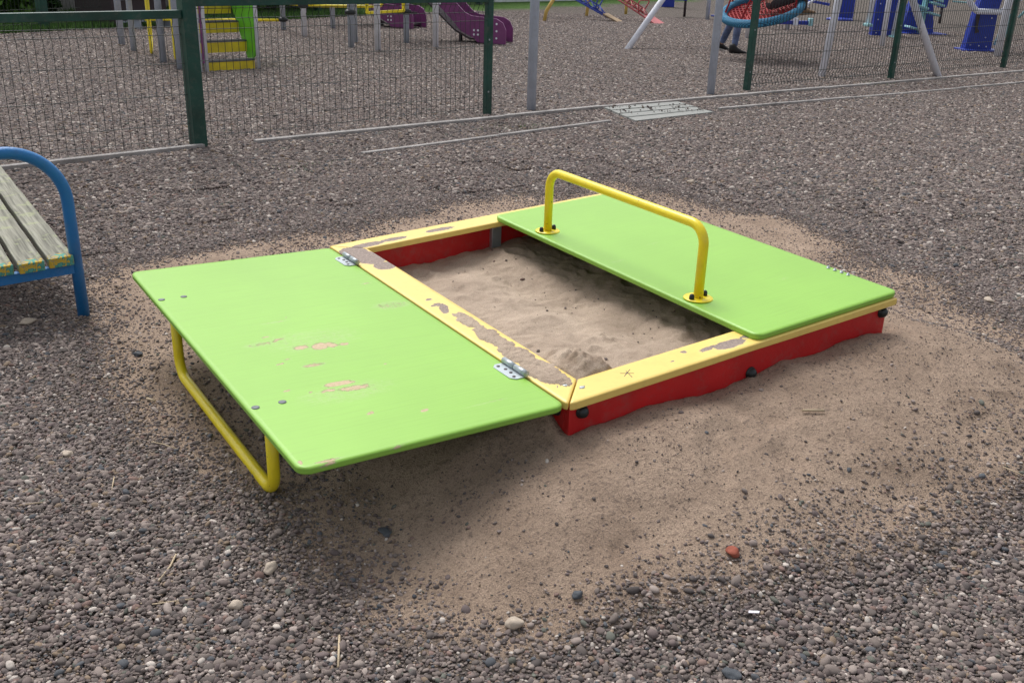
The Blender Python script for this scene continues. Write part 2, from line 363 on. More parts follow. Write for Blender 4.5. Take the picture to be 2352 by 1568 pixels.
# ------------------------------------------------------------------ pebbles
PAL = np.array([(.13, .115, .11), (.165, .14, .135), (.19, .165, .155), (.22, .19, .18), (.15, .125, .125), (.10, .09, .09), (.26, .225, .21), (.09, .10, .115), (.24, .19, .145), (.21, .15, .135), (.34, .30, .28), (.50, .47, .44), (.13, .14, .125)])
PW = np.array([.14, .13, .11, .12, .12, .11, .09, .04, .045, .03, .06, .022, .02]); PW = PW/PW.sum()
def pcolors(n, r): 
    c = PAL[r.choice(len(PAL), n, p=PW)]*r.uniform(.86, 1.22, (n, 1)); return c*np.array([.985, .94, .905])
def ico(sub, seed=0, bumpy=.12):
    bm = bmesh.new(); bmesh.ops.create_icosphere(bm, subdivisions=sub, radius=1)
    V = np.array([v.co[:] for v in bm.verts]); Fc = np.array([[v.index for v in f.verts] for f in bm.faces]); bm.free()
    k = np.array([1+bumpy*2*mnoise.noise(Vector(v)*1.1+Vector((seed*7.1, 0, 0))) for v in V]); return V*k[:, None], Fc
def rotmats(n, r, tilt=.35):
    a = r.uniform(0, 2*np.pi, n); tx, ty = r.normal(0, tilt, n), r.normal(0, tilt, n); ca, sa = np.cos(a), np.sin(a)
    Z_ = np.zeros(n); O = np.ones(n)
    Rz = np.stack([ca, -sa, Z_, sa, ca, Z_, Z_, Z_, O], -1).reshape(n, 3, 3)
    Rx = np.stack([O, Z_, Z_, Z_, np.cos(tx), -np.sin(tx), Z_, np.sin(tx), np.cos(tx)], -1).reshape(n, 3, 3)
    Ry = np.stack([np.cos(ty), Z_, np.sin(ty), Z_, O, Z_, -np.sin(ty), Z_, np.cos(ty)], -1).reshape(n, 3, 3)
    return Rx@Ry@Rz
ICOS = [ico(2, k) for k in range(6)]
TILE = .36
def pebble_sizes(n, r):
    return np.clip(r.lognormal(math.log(.0033), .40, n), .0016, .0115)
def tile_mesh(seed, count):
    r = np.random.default_rng(seed); V = []; Fs = []; C = []; off = 0
    rad = np.sort(pebble_sizes(count, r))
    pos = r.uniform(-TILE/2, TILE/2, (count, 2)); z = r.uniform(-.001, .0045, count)+rad*.35
    R_ = rotmats(count, r); sc_ = np.stack([rad*r.uniform(1., 1.45, count), rad*r.uniform(.8, 1.05, count), rad*r.uniform(.45, .75, count)], -1); col = pcolors(count, r)
    which = r.integers(0, len(ICOS), count)
    for k in range(len(ICOS)):
        i = np.where(which == k)[0]; v, f = ICOS[k]
        P3 = np.einsum('nij,nvj->nvi', R_[i], v[None]*sc_[i][:, None]); P3[..., 0] += pos[i, 0][:, None]; P3[..., 1] += pos[i, 1][:, None]; P3[..., 2] += z[i][:, None]
        V.append(P3.reshape(-1, 3)); Fs.append((f[None]+(np.arange(len(i))*len(v))[:, None, None]).reshape(-1, 3)+off); off += len(i)*len(v); C.append(np.repeat(col[i], len(v), 0))
    me = bpy.data.meshes.new('pebble_patch'); np_mesh(me, np.concatenate(V), np.concatenate(Fs)); C = np.concatenate(C)
    a = me.attributes.new('pcol', 'FLOAT_COLOR', 'POINT'); a.data.foreach_set('color', np.concatenate([C, np.ones((len(C), 1))], 1).astype(np.float32).ravel())
    me.materials.append(M['peb_tile']); return me
def source_collection(name, meshes):
    c = bpy.data.collections.new(name)
    for k, m_ in enumerate(meshes):
        o = bpy.data.objects.new('%s_%02d' % (name, k), m_); c.objects.link(o)
    return c
def instancer(name, pts, rot, scl, idx_, col, coll):
    me = bpy.data.meshes.new(name); me.vertices.add(len(pts)); me.vertices.foreach_set('co', pts.astype(np.float32).ravel())
    for nm, ty, key, dat in (('rot', 'FLOAT_VECTOR', 'vector', rot), ('scl', 'FLOAT_VECTOR', 'vector', scl), ('idx', 'INT', 'value', idx_), ('pcol', 'FLOAT_COLOR', 'color', col)):
        if dat is None: continue
        a = me.attributes.new(nm, ty, 'POINT'); a.data.foreach_set(key, np.ascontiguousarray(dat).ravel())
    o = bpy.data.objects.new(name, me); COL.objects.link(o)
    ng = bpy.data.node_groups.new(name, 'GeometryNodeTree'); ng.interface.new_socket('Geometry', in_out='INPUT', socket_type='NodeSocketGeometry'); ng.interface.new_socket('Geometry', in_out='OUTPUT', socket_type='NodeSocketGeometry')
    nd, lk = ng.nodes, ng.links; gi, go = nd.new('NodeGroupInput'), nd.new('NodeGroupOutput')
    ci = nd.new('GeometryNodeCollectionInfo'); ci.inputs['Collection'].default_value = coll; ci.inputs['Separate Children'].default_value = True; ci.inputs['Reset Children'].default_value = True
    ip = nd.new('GeometryNodeInstanceOnPoints'); ip.inputs['Pick Instance'].default_value = True
    def named(t, nm): n = nd.new('GeometryNodeInputNamedAttribute'); n.data_type = t; n.inputs[0].default_value = nm; return n.outputs[0]
    lk.new(gi.outputs[0], ip.inputs['Points']); lk.new(ci.outputs[0], ip.inputs['Instance']); lk.new(named('INT', 'idx'), ip.inputs['Instance Index'])
    e2r = nd.new('FunctionNodeEulerToRotation'); lk.new(named('FLOAT_VECTOR', 'rot'), e2r.inputs[0]); lk.new(e2r.outputs[0], ip.inputs['Rotation'])
    lk.new(named('FLOAT_VECTOR', 'scl'), ip.inputs['Scale']); lk.new(ip.outputs[0], go.inputs[0])
    md = o.modifiers.new('scatter', 'NODES'); md.node_group = ng; return o
def visible(x, y, z=0., margin=.12):
    dx, dy, dz = x-CAM[0], y-CAM[1], z-CAM[2]; zz = dx*fw[0]+dy*fw[1]+dz*fw[2]; u = (dx*RR[0]+dy*RR[1]+dz*RR[2])/zz*F_PX/1176; v = (dx*UU[0]+dy*UU[1]+dz*UU[2])/zz*F_PX/784
    return (zz > .3) & (np.abs(u) < 1+margin+.35/np.maximum(zz, .5)) & (np.abs(v) < 1+margin+.4/np.maximum(zz, .5))
tiles = source_collection('pebble_patch', [tile_mesh(50+k, 6400) for k in range(4)])
def gslope(x, y, e=.12):
    return (ground_h(x+e, y)-ground_h(x-e, y))/(2*e), (ground_h(x, y+e)-ground_h(x, y-e))/(2*e)
tx_, ty_ = [], []
ax_ = np.arange(-5, 30, TILE*.97); ay_ = np.arange(-3, 32, TILE*.97); TXm, TYm = np.meshgrid(ax_, ay_, indexing='ij'); TXm, TYm = TXm.ravel(), TYm.ravel()
far_k = np.hypot(TXm-CAM[0], TYm-CAM[1]) < 23
TXm, TYm = TXm[far_k], TYm[far_k]; k = visible(TXm, TYm, 0.) & (grass_m(TXm, TYm) < .5); TXm, TYm = TXm[k], TYm[k]
off = [(0, 0), (.5, .5), (-.5, .5), (.5, -.5), (-.5, -.5)]
ms = np.max([sand_m(TXm+a*TILE, TYm+b*TILE) for a, b in off], 0)
hs_ = np.array([ground_h(TXm+a*TILE, TYm+b*TILE) for a, b in off]); rough_ok = (np.abs(hs_[1:].mean(0)-hs_[0]) < .0022) & (np.abs(hs_[1]+hs_[4]-hs_[2]-hs_[3]) < .006)
clean = (ms < .03) & rough_ok
TX, TY = TXm[clean], TYm[clean]; sx, sy = gslope(TX, TY); n = len(TX)
a = RNG.integers(0, 4, n)*math.pi/2
# euler XYZ: rotate about z first is last in XYZ order; use small tilts in the rotated frame
ca, sa = np.cos(a), np.sin(a); lx = sx*ca+sy*sa; ly = -sx*sa+sy*ca
rot = np.stack([ly, -lx, a], -1).astype(np.float32); big = 1+.55*sstep(3.2, 6.5, np.hypot(TX-CAM[0], TY-CAM[1]))
# patches keep their footprint; far ones are the coarser gravel, laid at 1.5x and overlapping
scl = np.stack([big, big, big], -1).astype(np.float32)
pts = np.stack([TX, TY, ground_h(TX, TY)+.0012], -1)
gv = instancer('gravel', pts, rot, scl, RNG.integers(0, 4, n).astype(np.int32), None, tiles); tag(gv, 'grey brown river gravel covering the playground', 'gravel', kind='stuff')
# mixed zone: every pebble placed by itself, thinning out towards the sand
mt = ~clean; CX, CY = TXm[mt], TYm[mt]; per = 5000
xs = (CX[:, None]+RNG.uniform(-.5, .5, (len(CX), per))*TILE*.97).ravel(); ys = (CY[:, None]+RNG.uniform(-.5, .5, (len(CX), per))*TILE*.97).ravel()
dd = np.hypot(np.maximum(np.maximum(-xs, xs-BX), 0), np.maximum(np.maximum(-ys, ys-BY), 0)); 
m_ = sand_m(xs, ys); prob = np.clip((1-m_)**1.4, 0, 1)+.007+.03*sstep(.1, .5, fbm(xs*4, ys*4, 77, 3))
hid = (ys > .02) & (ys < 1.48) & (xs > -.45) & (xs < 1.28)
k = (RNG.random(len(xs)) < prob) & (dd > .012) & visible(xs, ys, .05, .05) & ~hid; xs, ys, m_ = xs[k], ys[k], m_[k]
def singles(name, xs, ys, zs, r, size_k=1., sink=.25, dark=1.):
    n = len(xs); rad = pebble_sizes(n, r)*size_k
    sc_ = np.stack([rad*r.uniform(1., 1.45, n), rad*r.uniform(.8, 1.05, n), rad*r.uniform(.5, .8, n)], -1).astype(np.float32)
    rot = np.stack([r.normal(0, .35, n), r.normal(0, .35, n), r.uniform(0, 6.28, n)], -1).astype(np.float32)
    col = np.concatenate([pcolors(n, r)*dark, np.ones((n, 1))], 1).astype(np.float32)
    return instancer(name, np.stack([xs, ys, zs+rad*sink+r.uniform(-.001, .003, n)], -1), rot, sc_, r.integers(0, 6, n).astype(np.int32), col, PEB)
pm = []
for k_, (v, f) in enumerate(ICOS):
    mm = bpy.data.meshes.new('pebble'); np_mesh(mm, v, f); mm.materials.append(M['peb_single']); pm.append(mm)
PEB = source_collection('pebble', pm)
gs = singles('loose_gravel', xs, ys, ground_h(xs, ys)-.002*m_, RNG, 1.06-.28*m_); tag(gs, 'loose pebbles thinning out over the spilled sand', 'gravel', kind='stuff')
cx_ = RNG.uniform(-1.1, 2.5, 60000); cy_ = RNG.uniform(-1.2, 1.9, 60000); cm = sand_m(cx_, cy_); cd_ = np.hypot(np.maximum(np.maximum(-cx_, cx_-BX), 0), np.maximum(np.maximum(-cy_, cy_-BY), 0))
k = (cm > .45) & (cd_ > .02) & visible(cx_, cy_, .05, .05) & (RNG.random(60000) < .25+.6*sstep(.42, .6, vnoise(cx_*5, cy_*5, 71))); cx_, cy_ = cx_[k], cy_[k]
cr = singles('sand_crumbs', cx_, cy_, ground_h(cx_, cy_), RNG, .40, .1, .85); tag(cr, 'fine dark grit speckling the spilled sand', 'grit', kind='stuff')
print('tiles', n, 'singles', len(xs), len(cx_))

# a few pebbles kicked onto the walkway
wpx = RNG.uniform(1400, 1620, 110); wpy = 262-RNG.uniform(0, 1, 110)*18-(wpx-1400)*.035; wxy = np.array([g(a, b, .035) for a, b in zip(wpx, wpy)])
o = singles('walkway_pebbles', wxy[:, 0], wxy[:, 1], np.full(110, .034), RNG, 1.6, .4, .7); tag(o, 'pebbles kicked onto the plank walkway', 'gravel', kind='stuff')

# ------------------------------------------------------------------ sandbox
FT = lambda x, y: .0521*x+.0158*y                          # the whole box leans a little
H0 = .25
sb = empty('sandbox', (0, 0, .12), 'wooden sandbox with red sides, yellow rim and two green lids', 'sandbox')
def wear_field(marks, fx, fy):
    def f(x, y):
        s_ = np.zeros_like(x)
        for (cx, cy, rx, ry, an, st) in marks:
            ca, sa = math.cos(an), math.sin(an); u = ((x-cx)*ca+(y-cy)*sa)/rx; v = (-(x-cx)*sa+(y-cy)*ca)/ry
            s_ = np.maximum(s_, st*(1-sstep(.35, 1.25, np.sqrt(u*u+v*v))))
        return s_
    return f
def slab(name, mat_, parent, us, vs, P, zt, thick, er, field=None, label=None):
    """a board from a grid: P(u,v)->xy arrays, top at zt(x,y), rounded arrises of radius er"""
    U_, V_ = np.meshgrid(us, vs, indexing='ij'); x, y = P(U_, V_); top = zt(x, y)
    drop = np.zeros_like(x); nu, nv = x.shape
    edge = np.zeros_like(x, bool); edge[0] = edge[-1] = True; edge[:, 0] = edge[:, -1] = True
    drop[edge] = er
    m = MB(); id_ = np.arange(nu*nv).reshape(nu, nv)
    V = [(x.flat[i], y.flat[i], top.flat[i]-drop.flat[i]) for i in range(nu*nv)]
    Fc = [(id_[i, j], id_[i+1, j], id_[i+1, j+1], id_[i, j+1]) for i in range(nu-1) for j in range(nv-1)]
    ring = [id_[i, 0] for i in range(nu-1)]+[id_[-1, j] for j in range(nv-1)]+[id_[i, -1] for i in range(nu-1, 0, -1)]+[id_[0, j] for j in range(nv-1, 0, -1)]
    m.add(V, [tuple(map(int, t)) for t in Fc], True)
    b0 = len(m.v); cxm, cym = x.mean(), y.mean(); b1v = []; b2v = []
    for i in ring:
        b1v.append((x.flat[i], y.flat[i], top.flat[i]-thick+er)); 
        dx, dy = cxm-x.flat[i], cym-y.flat[i]; l = math.hypot(dx, dy) or 1; b2v.append((x.flat[i]+dx/l*er, y.flat[i]+dy/l*er, top.flat[i]-thick))
    K = len(ring); m.v += [tuple(map(float, p)) for p in b1v+b2v]
    for t in range(K):
        t2 = (t+1) % K; m.f.append((int(ring[t]), int(ring[t2]), b0+t2, b0+t)); m.sm.append(False); m.f.append((b0+t, b0+t2, b0+K+t2, b0+K+t)); m.sm.append(False)
    m.f.append(tuple(b0+K+t for t in range(K))); m.sm.append(False)
    at_ = np.zeros(len(m.v))
    if field is not None: at_[:nu*nv] = field(x, y).ravel()
    m.attr = at_.astype(np.float32); o = m.build(name, mat_, parent)
    if label: o['label'] = label
    return o
def grid_lines(L_, step, er):
    k = max(2, int(L_/step)); return np.array([0, er/L_]+list(np.linspace(er/L_, 1-er/L_, k))[1:-1]+[1-er/L_, 1])
def round_corners(x, y, cx, cy, sxn, syn, r):
    """pull grid points in the corner square (corner at cx,cy; inside is towards sxn,syn) onto an arc"""
    a = 1-(x-cx)*sxn/r; b = 1-(y-cy)*syn/r; k = (a > 0) & (b > 0) & (a <= 1.0001) & (b <= 1.0001); a2 = a*np.sqrt(np.clip(1-b*b/2, 0, 1)); b2 = b*np.sqrt(np.clip(1-a*a/2, 0, 1))
    return np.where(k, cx+sxn*r*(1-a2), x), np.where(k, cy+syn*r*(1-b2), y)
W_ = .105; GAP = .0025
def fpx(x, y, h=0): p = bp(x, y, H0+h, .0521, .0158); return float(p[0]), float(p[1])
def marks(lst, h=0, plane=None):
    out = []
    for px, py, rx, ry, an, st in lst:
        c = fpx(px, py, h) if plane is None else plane(px, py); out.append((c[0], c[1], rx, ry, an, st))
    return out
rim_marks = marks([(812, 578, .06, .07, 0, 1.1), (850, 592, .065, .09, 0, 1.15), (885, 610, .05, .05, .1, 1.), (845, 562, .09, .03, 0, .95), (905, 549, .07, .022, 0, 1.), (1010, 527, .09, .025, 0, .85), (985, 688, .02, .012, 0, .7), (1020, 708, .06, .02, 1.2, .75),
    (1000, 700, .03, .02, 0, .6), (1675, 790, .075, .028, 0, 1.05), (1625, 800, .05, .014, .1, .8), (1715, 772, .03, .012, 0, .9), (1570, 808, .018, .012, 0, .72), (1545, 829, .008, .006, 0, .8), (1502, 849, .006, .004, 0, .8), (1440, 858, .009, .007, 0, .75),
    (1298, 884, .012, .009, 0, .95), (1284, 886, .012, .004, 0, .8), (1337, 889, .011, .009, 0, .95), (950, 640, .004, .004, 0, .8)])
rf = wear_field(rim_marks, 0, 0)
ztop = lambda x, y: H0+FT(x, y)
def corner_fix(x, y): return round_corners(x, y, 0, 0, 1, 1, .022)
def rim(P, L_, er=.0028):
    def PP(u, v): x, y = P(u, v); return corner_fix(x, y)
    return slab('rim_board', M['rim'], sb, grid_lines(L_, .010, er), grid_lines(W_, .010, er), PP, ztop, .021, er, rf)
g2 = GAP/1
def trap(a, b, c, d):   # a-b outer edge, d-c inner edge
    a, b, c, d = map(np.array, (a, b, c, d))
    def P(u, v): return [(a[k]*(1-u)+b[k]*u)*(1-v)+(d[k]*(1-u)+c[k]*u)*v for k in (0, 1)]
    return P
XW, YN = 1.305, 1.512
rim(trap((0, GAP), (0, YN-GAP), (W_, YN-W_-GAP), (W_, W_+GAP)), 1.5)
rim(trap((GAP, 0), (XW-GAP, 0), (XW-W_-GAP, W_), (W_+GAP, W_)), 1.3)
rim(trap((XW, GAP), (XW, YN-GAP), (XW-W_, YN-W_-GAP), (XW-W_, W_+GAP)), 1.5)
rim(trap((GAP, YN), (XW-GAP, YN), (XW-W_-GAP, YN-W_), (W_+GAP, YN-W_)), 1.3)
def side(x0, x1, y0, y1):
    m = MB(); zb = .0; V = []
    for (x, y) in ((x0, y0), (x1, y0), (x1, y1), (x0, y1)): V.append((x, y, zb))
    for (x, y) in ((x0, y0), (x1, y0), (x1, y1), (x0, y1)): V.append((x, y, H0+FT(x, y)-.0215))
    m.add(V, [(3, 2, 1, 0), (4, 5, 6, 7), (0, 1, 5, 4), (1, 2, 6, 5), (2, 3, 7, 6), (3, 0, 4, 7)]); return m.build('side_board', M['red'], sb, .002)
I_ = .020
side(I_, XW-I_, I_, I_+.021); side(I_, I_+.021, I_+.0225, YN-I_-.0225); side(XW-I_-.021, XW-I_, I_+.0225, YN-I_-.0225); side(I_, XW-I_, YN-I_-.021, YN-I_)
m = MB(); m.box((.70, YN-.052, .18), (.045, .02, .24)); m.build('wall_bracket', M['zinc'], sb, .002)
def bolt_cap(p, axis, r=.017):
    m = MB(); m.lathe(p, [(r*1.12, 0), (r*1.12, .003), (r, .004), (r*.95, .010), (r*.7, .016), (r*.3, .0195), (.001, .0205)], 18, axis); return m.build('bolt_cap', M['black'], sb)
bolt_cap((.060, I_, .208), (0, -1, 0)); bolt_cap((.682, I_, .184), (0, -1, 0)); bolt_cap((1.262, I_, .272), (0, -1, 0)); bolt_cap((I_, .075, .203), (-1, 0, 0))
for px, py in ((1298, 884), (1337, 889)):
    x, y = fpx(px, py); m = MB(); m.lathe((x, y, ztop(x, y)-.002), [(.0075, 0), (.0075, .0028), (.005, .0036)], 14); m.build('screw', M['zinc'], sb)

for k, (a_, b_) in enumerate((((1424, 857), (1456, 857)), ((1447, 848), (1434, 864)), ((1438, 852), (1452, 866)))):
    pa_, pb_ = fpx(*a_), fpx(*b_); m = MB(); m.beam((*pa_, ztop(*pa_)+.0002), (*pb_, ztop(*pb_)+.0002), .0016, .0006); m.build('scratch', M['dark'], sb)
# lids
def make_lid(name, x0, x1, y0, y1, zf, field, label):
    r = .03
    def P(u, v):
        x = x0+(x1-x0)*u; y = y0+(y1-y0)*v
        for cx, sx_ in ((x0, 1), (x1, -1)):
            for cy, sy_ in ((y0, 1), (y1, -1)): x, y = round_corners(x, y, cx, cy, sx_, sy_, r)
        return x, y
    o = slab(name, M['lid'], sb, grid_lines(x1-x0, .011, .004), grid_lines(y1-y0, .011, .004), P, zf, .018, .004, field, label); return o
zl = lambda x, y: H0-.018*x+.0158*y
lpl = lambda px, py: tuple(float(k) for k in bp(px, py, H0, -.018, .0158)[:2])
lid_marks = marks([(690, 798, .03, .016, 0, .78), (735, 795, .035, .03, .5, .82), (760, 792, .02, .03, 0, .72), (790, 790, .02, .015, 0, .75), (640, 778, .05, .008, 0, .72), (610, 774, .02, .01, 0, .68), (840, 650, .035, .008, 0, .72), (850, 668, .03, .006, 0, .66),
    (720, 780, .22, .12, 0, .36), (800, 900, .2, .08, 0, .37), (780, 880, .055, .018, -.1, .88), (815, 890, .07, .022, -.1, .62), (755, 897, .03, .008, 0, .7), (660, 897, .015, .008, .5, .8), (683, 899, .007, .006, 0, .8), (710, 900, .008, .006, 0, .7), (850, 948, .018, .010, .4, .8), (975, 942, .018, .012, .2, .78),
    (720, 838, .05, .02, 0, .58), (645, 836, .02, .006, 0, .72), (660, 826, .02, .006, 0, .66), (655, 730, .006, .005, 0, .8), (690, 1062, .006, .012, 0, .8), (752, 1058, .06, .006, 0, .66), (885, 835, .012, .008, 0, .66), (630, 740, .06, .012, 0, .54), (600, 790, .08, .02, 0, .52), (900, 700, .1, .05, 0, .45), (730, 1075, .1, .01, .3, .6), (880, 1040, .15, .008, .3, .5), (1120, 925, .1, .01, 0, .45)], plane=lpl)
lid1 = make_lid('lid', -.720, -.006, 0, 1.49, zl, wear_field(lid_marks, 0, 0), 'open green lid with worn paint, swung out as a seat on its yellow tube leg')
zr = lambda x, y: H0+.018+FT(x, y)+.0006
rm = marks([(1700, 690, .01, .005, 0, .55), (1420, 600, .06, .01, 0, .42), (1800, 640, .05, .01, 0, .45), (1500, 560, .05, .01, 0, .42)], .018)
lid2 = make_lid('lid', .681, 1.318, .008, 1.443, zr, wear_field(rm, 0, 0), 'closed green lid with a yellow tube bar standing on it')
def tube_leg(lid, x, ya, yb, base, top, direction, splay=0.):
    """the bent yellow tube: two uprights joined by a bar, round flanges and cap nuts at the lid"""
    za, zb_ = base(x, ya), base(x, yb); d = direction
    pts_ = [(x, ya, za), (x+splay, ya, za+d*top), (x+splay, yb, zb_+d*top), (x, yb, zb_)]
    m = MB(); m.tube(arc_path(pts_, .062, 9), .0158, 18); m.build('tube_leg', M['yellow'], lid)
    for yy, zz in ((ya, za), (yb, zb_)):
        m = MB(); 
        if d > 0: m.lathe((x, yy, zz), [(.047, 0), (.0475, .0012), (.046, .003), (.0175, .0034)], 28)
        else: m.lathe((x, yy, zz-.003), [(.047, 0), (.047, .003)], 28)
        m.build('flange', M['yellow'], lid)
        for s_ in (-1, 1):
            if d > 0:
                px_, py_ = x+s_*.033*.96, yy+s_*.033*.12
                m = MB(); m.lathe((px_, py_, zz+.003), [(.0085, 0), (.0085, .006), (.0078, .012), (.0055, .016), (.001, .018)], 14); m.build('cap_nut', M['black'], lid)
            else:
                m = MB(); m.lathe((x+s_*.034, yy, zl(x+s_*.034, yy)-.0006), [(.0105, 0), (.0100, .0018), (.006, .0030), (.0035, .0022)], 16); m.build('screw', M['old_zinc'], lid)
tube_leg(lid2, .741, .323, 1.155, zr, .232, 1)
tube_leg(lid1, -.665, .335, 1.182, lambda x, y: zl(x, y)-.018, .236, -1)
def hinge(ya, yb):
    m = MB(); z = zl(-.02, (ya+yb)/2)
    m.tube([(-.004, ya, z+.010), (-.004, (ya+yb)/2-.002, z+.010)], .0085, 14); m.tube([(-.004, (ya+yb)/2+.002, z+.0098), (-.004, yb, z+.0098)], .0085, 14)
    m.tube([(-.004, ya-.004, z+.010), (-.004, yb+.004, z+.010)], .0045, 10)
    h = m.build('hinge', M['zinc'], lid1)
    m = MB(); c = .012; out = [(-.008, ya+.002), (-.035, ya+.002), (-.048, ya+.016), (-.048, yb-.016), (-.035, yb-.002), (-.008, yb-.002)]
    m.prism(out, z-.0005, z+.0022); m.build('hinge_leaf', M['zinc'], h)
    for k in range(4):
        yy = ya+.018+k*(yb-ya-.036)/3; m = MB(); m.lathe((-.026-(.007 if k in (0, 3) else 0), yy, z+.0022), [(.0052, 0), (.0048, .0012), (.0025, .0008)], 10); m.build('hinge_screw', M['dark'], h)
hinge(.185, .300); hinge(1.255, 1.370)
for (c0, c1) in (((1497, 460), (1528, 468)), ((1916, 612), (1962, 628))):
    for k in range(4):
        t = k/3; x, y = fpx(c0[0]*(1-t)+c1[0]*t, c0[1]*(1-t)+c1[1]*t, .018); x = min(x, 1.300)
        m = MB(); m.lathe((x, y, zr(x, y)-.0005), [(.007, 0), (.007, .002), (.0038, .0022), (.0036, .008)], 10); m.build('hinge_bolt', M['zinc'], lid2)

# sand inside the box
def sand_h(x, y):
    b = np.interp(x, [0, .28, .42, .54, .67, .75, 1.3], [.150, .156, .160, .175, .197, .20, .20])
    b2 = np.interp(x, [0, .1, .3, .6, .9, 1.3], [.215, .205, .200, .213, .22, .23]); t = np.clip(y/1.45, 0, 1); t = t*t*(3-2*t)
    h = b2*(1-t)+b*t
    h = h-.035*np.exp(-(((x-.62)/.16)**2+((y-.75)/.45)**2))+.018*np.exp(-(((x-.36)/.15)**2+((y-.95)/.25)**2))
    h = h+.016*fbm(x*6, y*6, 40, 4)+.014*np.abs(fbm(x*9+3, y*9, 44, 3))+.004*fbm(x*34, y*34, 45, 3)
    heap = np.exp(-(((x-.17)/.075)**2+((y-.21)/.12)**2)); heap2 = np.exp(-(((x-.19)/.07)**2+((y-.13)/.05)**2))
    h = h+heap*(.050+.016*fbm(x*34, y*34, 50, 4))+heap2*(.02+.016*fbm(x*40, y*40, 51, 4))
    for cx, cy, rx, ry, a_ in ((.55, 1.05, .06, .12, -.018), (.45, .55, .10, .05, -.012), (.62, .45, .05, .12, -.014), (.30, .65, .07, .07, .010), (.50, .28, .10, .06, .012), (.25, 1.2, .07, .07, -.010)):
        h = h+a_*np.exp(-(((x-cx)/rx)**2+((y-cy)/ry)**2))
    rr = np.random.default_rng(12)
    for _ in range(70):
        cx, cy, r_ = rr.uniform(.1, 1.0), rr.uniform(.1, 1.4), rr.uniform(.012, .04); d_ = np.hypot((x-cx)*rr.uniform(.7, 1.4), y-cy)/r_; h = h-.20*r_*np.exp(-d_**3)+.09*r_*np.exp(-((d_-1.3)/.35)**2)
    return np.minimum(h, H0+FT(x, y)-.024)
xs_ = np.arange(I_+.018, XW-I_-.016, .0062); ys_ = np.arange(I_+.018, YN-I_-.016, .0062); Xs, Ys = np.meshgrid(xs_, ys_, indexing='ij'); Zs = sand_h(Xs, Ys); nx2, ny2 = Xs.shape; id2 = np.arange(nx2*ny2).reshape(nx2, ny2)
# the heap in the near corner may stand above the rim's underside, away from the boards
kk = (Xs > W_+.012) & (Ys > W_+.012); hp = np.exp(-(((Xs-.175)/.06)**2+((Ys-.21)/.11)**2))*kk; hp = np.maximum(hp, np.exp(-(((Xs-.20)/.075)**2+((Ys-.15)/.045)**2))*kk); Zs = Zs+hp*(.036+.040*np.abs(fbm(Xs*30, Ys*30, 52, 4)))
me = bpy.data.meshes.new('sand'); np_mesh(me, np.stack([Xs, Ys, Zs], -1).reshape(-1, 3), np.stack([id2[:-1, :-1], id2[1:, :-1], id2[1:, 1:], id2[:-1, 1:]], -1).reshape(-1, 4))
damp = sstep(.42, .78, Xs+.14*fbm(Xs*5, Ys*5, 90, 3)-.12*(Ys-.7))*.55+.8*np.clip(hp*1.3, 0, 1)*sstep(-.2, .3, fbm(Xs*20, Ys*20, 91, 3)); a_ = me.attributes.new('damp', 'FLOAT', 'POINT'); a_.data.foreach_set('value', np.clip(damp, 0, 1).ravel().astype(np.float32))  # sand colour darker towards the closed lid and in clumps on the corner heap
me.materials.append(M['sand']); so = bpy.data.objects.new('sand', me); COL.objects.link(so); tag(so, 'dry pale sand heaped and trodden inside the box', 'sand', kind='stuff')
# sand spilled over the near part of the rim
spill = marks([(1240, 850, .055, .11, 0, 1.), (1290, 872, .03, .05, 0, .9), (1190, 815, .045, .10, 0, 1.), (1130, 775, .04, .12, 0, .95), (1075, 738, .03, .09, 0, .75), (1225, 885, .02, .03, 0, .5)])
sf = wear_field(spill, 0, 0)
xs3 = np.arange(.003, W_+.004, .0035); ys3 = np.arange(.02, .78, .0035); X3, Y3 = np.meshgrid(xs3, ys3, indexing='ij')
th = (sf(X3, Y3)*1.1-.42+.55*fbm(X3*38, Y3*38, 60, 4)); Z3 = np.clip(th, -.3, 1.)
keep = Z3 > 0; hz3 = H0+FT(X3, Y3)+np.where(keep, .0008+.011*np.clip(Z3, 0, 1)*(.6+.5*np.abs(fbm(X3*45, Y3*45, 62, 3)))+.0025*fbm(X3*120, Y3*120, 61, 2), -.001)
m = MB(); id3 = {}; 
for i in range(X3.shape[0]-1):
    for j in range(X3.shape[1]-1):
        if keep[i:i+2, j:j+2].any():
            q_ = []
            for a_, b_ in ((i, j), (i+1, j), (i+1, j+1), (i, j+1)):
                if (a_, b_) not in id3: id3[(a_, b_)] = len(m.v); m.v.append((X3[a_, b_], Y3[a_, b_], hz3[a_, b_]))
                q_.append(id3[(a_, b_)])
            m.f.append(tuple(q_)); m.sm.append(True)
o = m.build('spilled_sand', M['sand']); tag(o, 'sand spilled over the yellow rim beside the open lid', 'sand', kind='stuff')
r2 = np.random.default_rng(5); n2 = 900; px_ = r2.uniform(.05, 1.25, n2); py_ = r2.uniform(.05, 1.45, n2); kp = (r2.random(n2) < .07+.28*np.exp(-((px_-.66)/.16)**2)); px_, py_ = px_[kp], py_[kp]
ii = np.clip(((px_-xs_[0])/.0062).astype(int), 0, nx2-1); jj = np.clip(((py_-ys_[0])/.0062).astype(int), 0, ny2-1)
o = singles('sand_pebbles', px_, py_, Zs[ii, jj], r2, .75, .1, .8); tag(o, 'few dark pebbles scattered in the sand of the box', 'gravel', kind='stuff')

